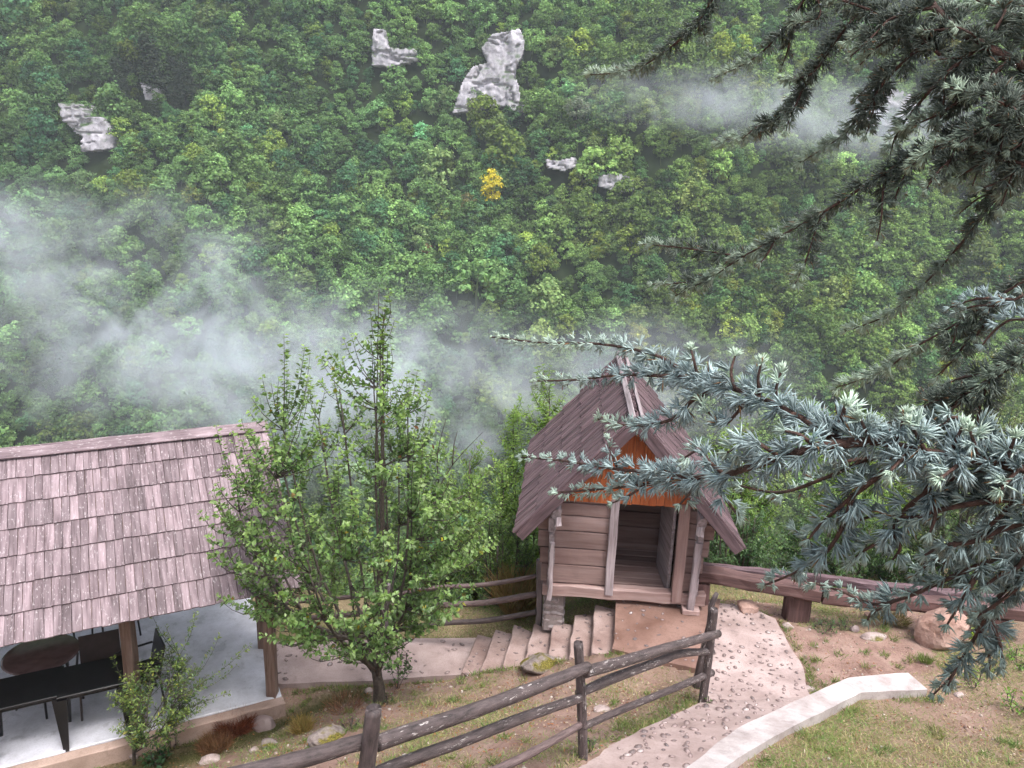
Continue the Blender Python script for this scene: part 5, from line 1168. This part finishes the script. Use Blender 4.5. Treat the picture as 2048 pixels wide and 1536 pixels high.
def bough(seed, lines, tone, L=.024, spacing=.009, nper=20, fresh=.6, twigs=0.0, droops=0, base=True, twig_len=(.05, .11), drop=.03, label=None, shortfrom=None, fade=1.0):
    """lines: list of (points as px, py, depth), base radius, tip radius, spacing factor"""
    r = np.random.default_rng(seed); paths, Vs, Cs, tips = [], [], [], []
    for li, ln in enumerate(lines):
        pts, ra, rb = ln[0], ln[1], ln[2]; sf = ln[3] if len(ln) > 3 else 1.0; bare = ln[4] if len(ln) > 4 else 0.0
        Q = [atd(*p) for p in pts]
        if base and li == 0:
            q0 = Q[0]; zt = q0.z + (TR - q0).xy.length * .25
            tv = Vector((TR.x, TR.y, zt)); Q = [q0.lerp(tv, k) for k in (.95, .6, .3, .12, .04)] + Q
        rad = list(np.linspace(ra, rb, len(Q)))
        
        paths.append((Q, rad, 5)); _, _, P = tube_arrays(Q, rad, 3, 0, 0, False, 5); rr = np.interp(np.linspace(0, 1, len(P)), np.linspace(0, 1, len(rad)), rad)
        s0 = int(len(P) * (.22 if base and li == 0 else 0)); PP = P[s0:]; RR = rr[s0:]
        if bare: 
            c = int(len(PP) * bare); V, C, tp = needle_arrays(PP[:c + 1], RR[:c + 1], spacing * sf * 2.2, L, nper, tone, r, 0, endfade=0); Vs.append(V); Cs.append(C); PP, RR = PP[c:], RR[c:]
        lens = [max(.56, min(1.0, 1 - 1.05 * (p[2] - shortfrom))) for p in pts] if shortfrom else None
        V, C, tp = needle_arrays(PP, RR, spacing * sf, L, nper, tone, r, fresh, endfade=fade, lens=lens); Vs.append(V); Cs.append(C); tips.append(tp)
        nt = int(twigs * sum((PP[i + 1] - PP[i]).length for i in range(len(PP) - 1)))
        for k in range(nt):
            i = int(r.uniform(.02, .82) * (len(PP) - 2)); d = (PP[i + 1] - PP[i]).normalized(); sd_ = d.cross(Vector(r.normal(0, 1, 3))).normalized(); l = r.uniform(*twig_len)
            e = PP[i] + (d * .75 + sd_ * .55 + Vector((0, 0, -.15 - .2 * r.random()))).normalized() * l; m = PP[i].lerp(e, .5) + sd_ * l * .10
            paths.append(([PP[i], m, e], [.0028, .0022, .0012], 3)); V, C, tp = needle_arrays([PP[i], m, e], [.0028, .0022, .0012], spacing, L, nper, tone, r, fresh * .7); Vs.append(V); Cs.append(C); tips.append(tp)
    Vw, Fw = multi_tube(paths, 7); w = obj('bough', pymesh('bough', Vw, Fw, M['cedar_bark'], True), cedar)
    if label: w['label'] = label
    n = build_needles('needles', w, Vs, Cs)
    if drop:                                           # rain drops clinging under the needle tips
        T = np.concatenate(tips); k = r.random(len(T)) < drop; T = T[k]
        if len(T):
            bm = bmesh.new(); bmesh.ops.create_icosphere(bm, subdivisions=1, radius=1.0); base_v = np.array([tuple(v.co) for v in bm.verts]); bf = np.array([[v.index for v in f.verts] for f in bm.faces]); bm.free()
            s = r.uniform(.0012, .0026, len(T)); V = (T[:, None, :] + base_v[None] * s[:, None, None] - np.array([0, 0, .001])).reshape(-1, 3); F = (np.arange(len(T))[:, None, None] * len(base_v) + bf[None]).reshape(-1, 3)
            tag(obj('raindrops', np_mesh('raindrops', V, F, None, True, [M['drop']]), w), kind='stuff')
    return n
NN = 0
# long low bough reaching left across the hut roof, and its side shoots
NN += bough(1, [
 ([(2110, 945, .80), (1980, 925, .82), (1860, 905, .84), (1760, 885, .86), (1680, 878, .88), (1600, 835, .92), (1530, 800, .96), (1450, 772, 1.02), (1385, 752, 1.08), (1310, 710, 1.16), (1200, 688, 1.28), (1090, 686, 1.40), (984, 674, 1.52)], .0070, .0016, .85),
 ([(1435, 776, 1.03), (1385, 800, 1.06), (1345, 838, 1.10), (1270, 852, 1.18), (1196, 838, 1.26)], .0036, .0014, .85),
 ([(1400, 756, 1.07), (1330, 752, 1.13), (1240, 750, 1.22), (1150, 760, 1.32), (1066, 762, 1.40)], .0034,   .0014, .85),
 ([(1652, 872, .89), (1680, 845, .87), (1690, 812, .85)], .0042, .0020, .9),
 ([(1556, 812, .95), (1552, 780, .93), (1562, 745, .92)], .0025, .0014, 1.2),
 ([(1520, 795, .97), (1516, 760, .96), (1522, 728, .95)], .0025, .0014, 1.4),
 ([(1470, 778, 1.0), (1462, 745, 1.0), (1470, 712, 1.0)], .0025, .0014, 1.4),
 ([(1395, 752, 1.07), (1388, 722, 1.06), (1382, 700, 1.06)], .0025, .0014, 1.5),
 ([(1500, 792, .98), (1470, 830, 1.0), (1440, 850, 1.02), (1400, 800, 1.04)], .0026, .0014, 1.4),
 ([(1740, 882, 0.86), (1730, 859, 0.85), (1720, 837, 0.84)], .0028, .0014, .9),
 ([(1790, 890, 0.85), (1800, 860, 0.84), (1810, 830, 0.83)], .0028, .0014, .9),
 ([(1850, 902, 0.84), (1835, 874, 0.83), (1820, 847, 0.82)], .0028, .0014, .9),
 ([(1900, 912, 0.83), (1912, 882, 0.82), (1925, 852, 0.81)], .0028, .0014, .9),
 ([(1960, 922, 0.82), (1950, 892, 0.81), (1940, 862, 0.80)], .0028, .0014, .9),
 ([(2010, 930, 0.81), (2020, 902, 0.80), (2030, 875, 0.79)], .0028, .0014, .9),
 ([(1820, 898, 0.84), (1800, 920, 0.83), (1780, 943, 0.82)], .0028, .0014, .9),
 ([(1930, 918, 0.82), (1905, 938, 0.81), (1880, 958, 0.80)], .0028, .0014, .9),
 ([(2040, 935, 0.81), (2020, 957, 0.80), (2000, 980, 0.79)], .0028, .0014, .9),
], BLUE, .0255, .0080, 17, .85, 0, drop=.004, shortfrom=.95, fade=.4)
NN += bough(2, [
 ([(1730, 884, .86), (1640, 893, .86), (1560, 915, .88), (1500, 935, .92), (1440, 952, .98), (1390, 955, 1.03), (1300, 968, 1.14), (1200, 978, 1.26), (1102, 986, 1.36)], .0060, .0016, .9),
 ([(1390, 953, 1.03), (1320, 945, 1.10), (1230, 938, 1.20), (1130, 922, 1.32), (1040, 914, 1.42)], .0034, .0013, .85),
 ([(1235, 938, 1.20), (1224, 910, 1.20), (1216, 878, 1.20)], .0022, .0012, 1.2),
 ([(1450, 950, .97), (1420, 925, .97), (1400, 900, .98), (1370, 915, 1.0)], .0028, .0014, 1.0),
 ([(1560, 915, .88), (1530, 895, .88), (1500, 880, .90), (1455, 905, .93)], .0028, .0014, 1.0),
 ([(1420, 955, 1.0), (1440, 985, .99), (1462, 1012, .98), (1476, 1032, .98)], .0028, .0014, 1.0),
 ([(1395, 957, 1.02), (1385, 980, 1.02), (1360, 1008, 1.04)], .0026, .0013, 1.2),
 ([(1290, 970, 1.14), (1260, 990, 1.16), (1225, 1006, 1.18)], .0022, .0012, 1.4),
 ([(1630, 893, .86), (1600, 870, .86), (1570, 862, .87)], .0028, .0014, 1.0),
], BLUE, .0255, .0078, 17, .6, 0, base=False, drop=.004, shortfrom=.92, fade=.4)
# hanging masses below the low bough
NN += bough(3, [
 ([(2110, 985, .86), (1980, 965, .88), (1860, 935, .90), (1760, 915, .92), (1700, 935, .94), (1640, 960, .97), (1560, 985, 1.02), (1482, 972, 1.08)], .007, .0016, 1.0),
 ([(1800, 920, .91), (1740, 965, .92), (1690, 1005, .94), (1640, 1050, .97), (1618, 1078, .98)], .004, .0014, .9),
 ([(1705, 990, .93), (1690, 1040, .95), (1660, 1095, .97), (1620, 1125, 1.0), (1580, 1150, 1.03), (1530, 1170, 1.08)], .0035, .0013, 1.0),
 ([(1880, 935, .88), (1850, 985, .88), (1810, 1020, .90), (1770, 1075, .92), (1730, 1100, .95), (1700, 1125, .97)], .004, .0014, .9),
 ([(1780, 1060, .92), (1800, 1095, .92), (1785, 1120, .93)], .003, .0013, 1.0),
 ([(1860, 985, .88), (1870, 1030, .87), (1860, 1065, .87)], .003, .0013, 1.0),
 ([(1640, 1100, .99), (1612, 1080, 1.0), (1590, 1060, 1.01)], .003, .0013, 1.2),
], (.25, .325, .33), .0265, .0082, 19, .45, 4, base=True, drop=.004)
NN += bough(4, [
 ([(2110, 1010, .80), (2030, 1000, .82), (1960, 1005, .84), (1880, 1020, .87), (1830, 1035, .89), (1760, 1030, .92), (1720, 1040, .94)], .0065, .0015, .9),
 ([(2050, 900, .84), (1990, 890, .85), (1930, 870, .86), (1860, 850, .88), (1800, 862, .90), (1730, 860, .92)], .005, .0015, .9),
 ([(2060, 1040, .82), (2000, 1060, .84), (1940, 1085, .86), (1890, 1090, .88), (1850, 1110, .9)], .004, .0014, .9),
 ([(1960, 885, .85), (1940, 850, .85), (1905, 835, .86), (1880, 860, .87)], .003, .0014, 1.0),
 ([(2060, 960, .84), (2010, 950, .84), (1960, 940, .85), (1900, 960, .87), (1850, 975, .88)], .004, .0014, .9),
], (.195, .25, .24), .0265, .0080, 19, .25, 6, base=True, drop=.004)
NN += bough(5, [
 ([(2120, 1060, .95), (2040, 1100, .97), (1960, 1130, 1.0), (1890, 1160, 1.03), (1810, 1195, 1.07), (1745, 1208, 1.12), (1680, 1182, 1.18), (1605, 1160, 1.25)], .0065, .0014, .85),
 ([(1960, 1128, 1.0), (1940, 1175, 1.0), (1915, 1215, 1.02), (1895, 1248, 1.04)], .004, .0014, .9),
 ([(1790, 1200, 1.09), (1745, 1225, 1.11), (1735, 1240, 1.12)], .003, .0013, 1.0),
 ([(2060, 1090, .96), (2040, 1130, .97), (2000, 1150, .98), (1960, 1180, 1.0)], .004, .0014, .9),
 ([(2000, 1070, .97), (1930, 1085, .99), (1870, 1120, 1.02), (1830, 1150, 1.05)], .004, .0014, .9),
], (.21, .275, .27), .0255, .0082, 18, .35, 5, drop=.006)
NN += bough(6, [
 ([(2120, 1110, 1.02), (2050, 1140, 1.04), (2000, 1190, 1.07), (1970, 1240, 1.10), (1935, 1300, 1.14), (1905, 1350, 1.18), (1868, 1388, 1.22)], .0065, .0014, .85),
 ([(2080, 1120, 1.02), (2040, 1170, 1.03), (1990, 1210, 1.06), (1950, 1235, 1.08)], .004, .0014, .9),
 ([(2060, 1060, 1.0), (2035, 1095, 1.02), (2020, 1140, 1.04), (2030, 1190, 1.05)], .004, .0014, .9),
], (.20, .26, .25), .0255, .0082, 18, .35, 4, drop=.006)
# upper boughs, backlit shade mixed into their needle colour, seen against the hillside
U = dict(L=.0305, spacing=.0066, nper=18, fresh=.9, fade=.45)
NN += bough(7, [([(2120, 690, 1.30), (2040, 725, 1.32), (1970, 765, 1.35), (1915, 800, 1.38), (1885, 835, 1.40), (1872, 872, 1.42)], .008, .0018, .8), ([(1950, 775, 1.36), (1900, 820, 1.38), (1840, 845, 1.42), (1800, 862, 1.46), (1740, 850, 1.50)], .004, .0014, .9), ([(1980, 755, 1.34), (1960, 810, 1.36), (1955, 860, 1.38)], .004, .0014, .9), ([(1900, 800, 1.38), (1860, 805, 1.40), (1830, 840, 1.42)], .0035, .0014, 1.0)], SHADE_GREEN, twigs=9, drop=.03, **U)
NN += bough(8, [([(2130, 520, 1.45), (2050, 560, 1.47), (1980, 605, 1.50), (1900, 655, 1.55), (1830, 695, 1.60), (1760, 745, 1.68), (1672, 775, 1.76)], .0055, .0013, .85), ([(1985, 605, 1.50), (1945, 665, 1.53), (1910, 715, 1.56), (1868, 758, 1.60)], .0035, .0013, .9)], SHADE_GREEN, twigs=3, drop=.03, **U)
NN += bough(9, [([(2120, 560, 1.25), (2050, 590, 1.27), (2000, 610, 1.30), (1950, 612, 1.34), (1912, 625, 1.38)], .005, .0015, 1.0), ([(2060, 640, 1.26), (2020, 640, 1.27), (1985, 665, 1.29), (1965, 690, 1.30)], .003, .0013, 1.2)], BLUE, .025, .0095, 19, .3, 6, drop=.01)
NN += bough(10, [([(2130, 280, 1.60), (2050, 340, 1.62), (1990, 400, 1.65), (1940, 465, 1.70), (1885, 530, 1.76), (1825, 590, 1.82), (1765, 635, 1.90), (1690, 663, 1.98)], .006, .0013, .8)], SHADE_GREEN, twigs=1.5, drop=.04, **U)
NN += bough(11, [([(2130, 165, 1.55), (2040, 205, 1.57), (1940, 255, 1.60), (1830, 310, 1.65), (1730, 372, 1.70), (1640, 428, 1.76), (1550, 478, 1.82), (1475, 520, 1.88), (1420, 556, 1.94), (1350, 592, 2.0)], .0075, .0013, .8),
 ([(1490, 514, 1.87), (1430, 505, 1.92), (1360, 495, 1.98), (1286, 488, 2.05)], .003, .0012, 1.1), ([(1645, 428, 1.76), (1628, 470, 1.77), (1612, 520, 1.78), (1590, 568, 1.80)], .003, .0013, .95), ([(1770, 350, 1.68), (1765, 400, 1.68), (1762, 440, 1.68), (1754, 482, 1.69)], .003, .0013, .95), ([(1830, 312, 1.65), (1800, 370, 1.66), (1790, 400, 1.67)], .003, .0013, .95), ([(1420, 556, 1.94), (1370, 565, 1.98), (1305, 568, 2.03)], .0022, .0011, 1.4)], SHADE_GREEN, twigs=2.5, drop=.04, **U)
NN += bough(12, [([(1500, -120, 1.9), (1440, -30, 1.92), (1400, 40, 1.95), (1340, 95, 2.0), (1270, 138, 2.06), (1180, 150, 2.14)], .0045, .0012, .85), ([(1400, 40, 1.95), (1405, 62, 1.95), (1412, 78, 1.95)], .002, .0012, .9)], SHADE_GREEN, base=False, twigs=1.0, drop=.05, **U)
NN += bough(13, [([(1680, -120, 1.85), (1620, -20, 1.88), (1570, 55, 1.92), (1510, 115, 1.98), (1430, 156, 2.05)], .004, .0012, .85), ([(1620, -20, 1.88), (1640, 10, 1.87), (1632, 40, 1.87), (1580, 45, 1.9)], .003, .0012, .9), ([(1800, -100, 1.75), (1740, -10, 1.78), (1700, 45, 1.80), (1650, 110, 1.84), (1610, 170, 1.88), (1560, 235, 1.94), (1500, 268, 2.0), (1434, 284, 2.06)], .005, .0012, .8), ([(1610, 170, 1.88), (1580, 235, 1.9), (1572, 262, 1.9)], .0025, .0012, .9), ([(1660, 100, 1.83), (1620, 150, 1.85), (1565, 155, 1.9)], .0025, .0012, 1.2)], SHADE_GREEN, base=False, twigs=4, drop=.05, **U)
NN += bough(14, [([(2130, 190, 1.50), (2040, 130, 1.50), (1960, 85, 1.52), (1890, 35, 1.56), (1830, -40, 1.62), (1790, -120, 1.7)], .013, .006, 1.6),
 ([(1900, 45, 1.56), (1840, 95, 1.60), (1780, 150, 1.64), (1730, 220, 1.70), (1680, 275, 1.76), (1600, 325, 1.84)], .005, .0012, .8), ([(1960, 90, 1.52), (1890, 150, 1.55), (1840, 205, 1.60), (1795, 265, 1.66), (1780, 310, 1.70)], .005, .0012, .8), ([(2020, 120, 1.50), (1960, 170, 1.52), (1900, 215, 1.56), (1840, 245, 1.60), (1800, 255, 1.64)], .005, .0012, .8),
 ([(2080, 150, 1.48), (2030, 215, 1.50), (1990, 270, 1.53), (1960, 330, 1.57), (1945, 372, 1.60)], .005, .0012, .8), ([(1870, 15, 1.57), (1800, 30, 1.60), (1740, 60, 1.64), (1690, 85, 1.68)], .004, .0012, .8), ([(2060, 200, 1.48), (2050, 270, 1.5), (2030, 330, 1.52), (2000, 420, 1.56)], .004, .0012, .9), ([(1990, 60, 1.50), (2010, 20, 1.50), (2000, -30, 1.5)], .004, .0015, .9), ([(2050, 120, 1.48), (2060, 60, 1.47), (2070, 10, 1.46)], .004, .0015, .9)], SHADE_GREEN, twigs=10, drop=.035, **U)
NN += bough(15, [([(2130, 240, 1.42), (2060, 255, 1.44), (1990, 250, 1.47), (1920, 275, 1.52), (1860, 300, 1.56), (1820, 335, 1.6)], .006, .0013, .8), ([(2050, 250, 1.44), (2010, 200, 1.45), (1960, 190, 1.48), (1900, 175, 1.52)], .004, .0013, .8), ([(2060, 330, 1.46), (1990, 320, 1.5), (1930, 345, 1.54), (1900, 370, 1.56)], .004, .0013, .9), ([(1920, 275, 1.52), (1895, 330, 1.54), (1880, 360, 1.55)], .003, .0013, .9), ([(2010, 255, 1.46), (1995, 310, 1.48), (1950, 290, 1.5)], .003, .0013, .9)], SHADE_GREEN, twigs=12, drop=.03, **U)
NN += bough(16, [([(2130, 40, 1.5), (2060, 40, 1.52), (1980, 10, 1.55), (1900, -20, 1.6)], .006, .0014, .8), ([(1800, 40, 1.62), (1740, 20, 1.66), (1690, 0, 1.7)], .004, .0014, .8), ([(1880, 110, 1.56), (1820, 60, 1.6), (1760, 90, 1.63), (1720, 130, 1.66)], .004, .0014, .8)], SHADE_GREEN, twigs=13, drop=.03, **U)
# boughs of the same tree above the picture, which shade the ones below
for q in range(9):
    a = random.Random(70 + q); x0 = a.uniform(.3, 1.9); y0 = a.uniform(.5, 2.3); z0 = 6.75 + a.uniform(0, .9); r = np.random.default_rng(300 + q)
    p0 = Vector((TR.x, TR.y, z0 + .35)); p2 = Vector((x0, y0, z0)); p1 = p0.lerp(p2, .5) + Vector((0, 0, .12)); Q = [p0, p1, p2, p2 + (p2 - p1) * .4 - Vector((0, 0, .12))]
    paths = [(Q, [.02, .013, .006, .002], 5)]; _, _, P = tube_arrays(Q, [.02, .013, .006, .002], 3, 0, 0, False, 5); Vs, Cs = [], []
    for k in range(26):
        i = int(r.uniform(.2, .98) * (len(P) - 2)); d = (P[i + 1] - P[i]).normalized(); sd_ = d.cross(Vector((0, 0, 1))).normalized() * (1 if k % 2 else -1); l = r.uniform(.18, .42); e = P[i] + (d * .7 + sd_ * .8 - Vector((0, 0, .25))).normalized() * l
        paths.append(([P[i], P[i].lerp(e, .5) + Vector((0, 0, .02)), e], [.004, .003, .0012], 2)); V, C, _t = needle_arrays([P[i], P[i].lerp(e, .5) + Vector((0, 0, .02)), e], [.004, .003, .0012], .014, .024, 11, SHADE_GREEN, r, .2, wid=.0011); Vs.append(V); Cs.append(C)
    Vw, Fw = multi_tube(paths, 6); w = obj('bough', pymesh('bough', Vw, Fw, M['cedar_bark'], True), cedar); NN += build_needles('needles', w, Vs, Cs)
print('needles', NN, 'objects', len(col.objects), 'pebbles', npeb[0])
HAZE = .00036
mist('soft white mist drifting over the lower left hillside', 260, 640, 126, 40, 15, 28, .125, 1, lo=.40, hi=.74)
mist('low mist bank filling the valley behind the orchard tree', 720, 785, 116, 50, 17, 20, .15, 2, lo=.37, hi=.76)
mist('thin mist band lying across the upper right hillside', 1620, 232, 176, 62, 13, 11, .095, 3, lo=.34, hi=.76, tilt=4)
mist('faint mist patch at the left edge of the hillside', 40, 470, 138, 20, 10, 12, .11, 4, lo=.40)
mist('thin mist behind the little hut roof', 1330, 760, 110, 28, 12, 13, .09, 5)
x0, x1, y0, y1, z0, z1 = -345, 345, -34, 380, -66, 225
me = pymesh('haze', [(x0, y0, z0), (x1, y0, z0), (x1, y1, z0), (x0, y1, z0), (x0, y0, z1), (x1, y0, z1), (x1, y1, z1), (x0, y1, z1)],
            [(3, 2, 1, 0), (4, 5, 6, 7), (0, 1, 5, 4), (1, 2, 6, 5), (2, 3, 7, 6), (3, 0, 4, 7)])
t = NT('haze'); pv = t.n('VolumePrincipled', Color=(.82, .90, 1.0, 1), Density=HAZE, Anisotropy=0.0); t.t.links.new(pv.outputs[0], t.out.inputs['Volume'])
me.materials.append(t.m)
tag(obj('haze', me), 'thin pale haze in the damp air over the gorge', 'haze', None, 'stuff')
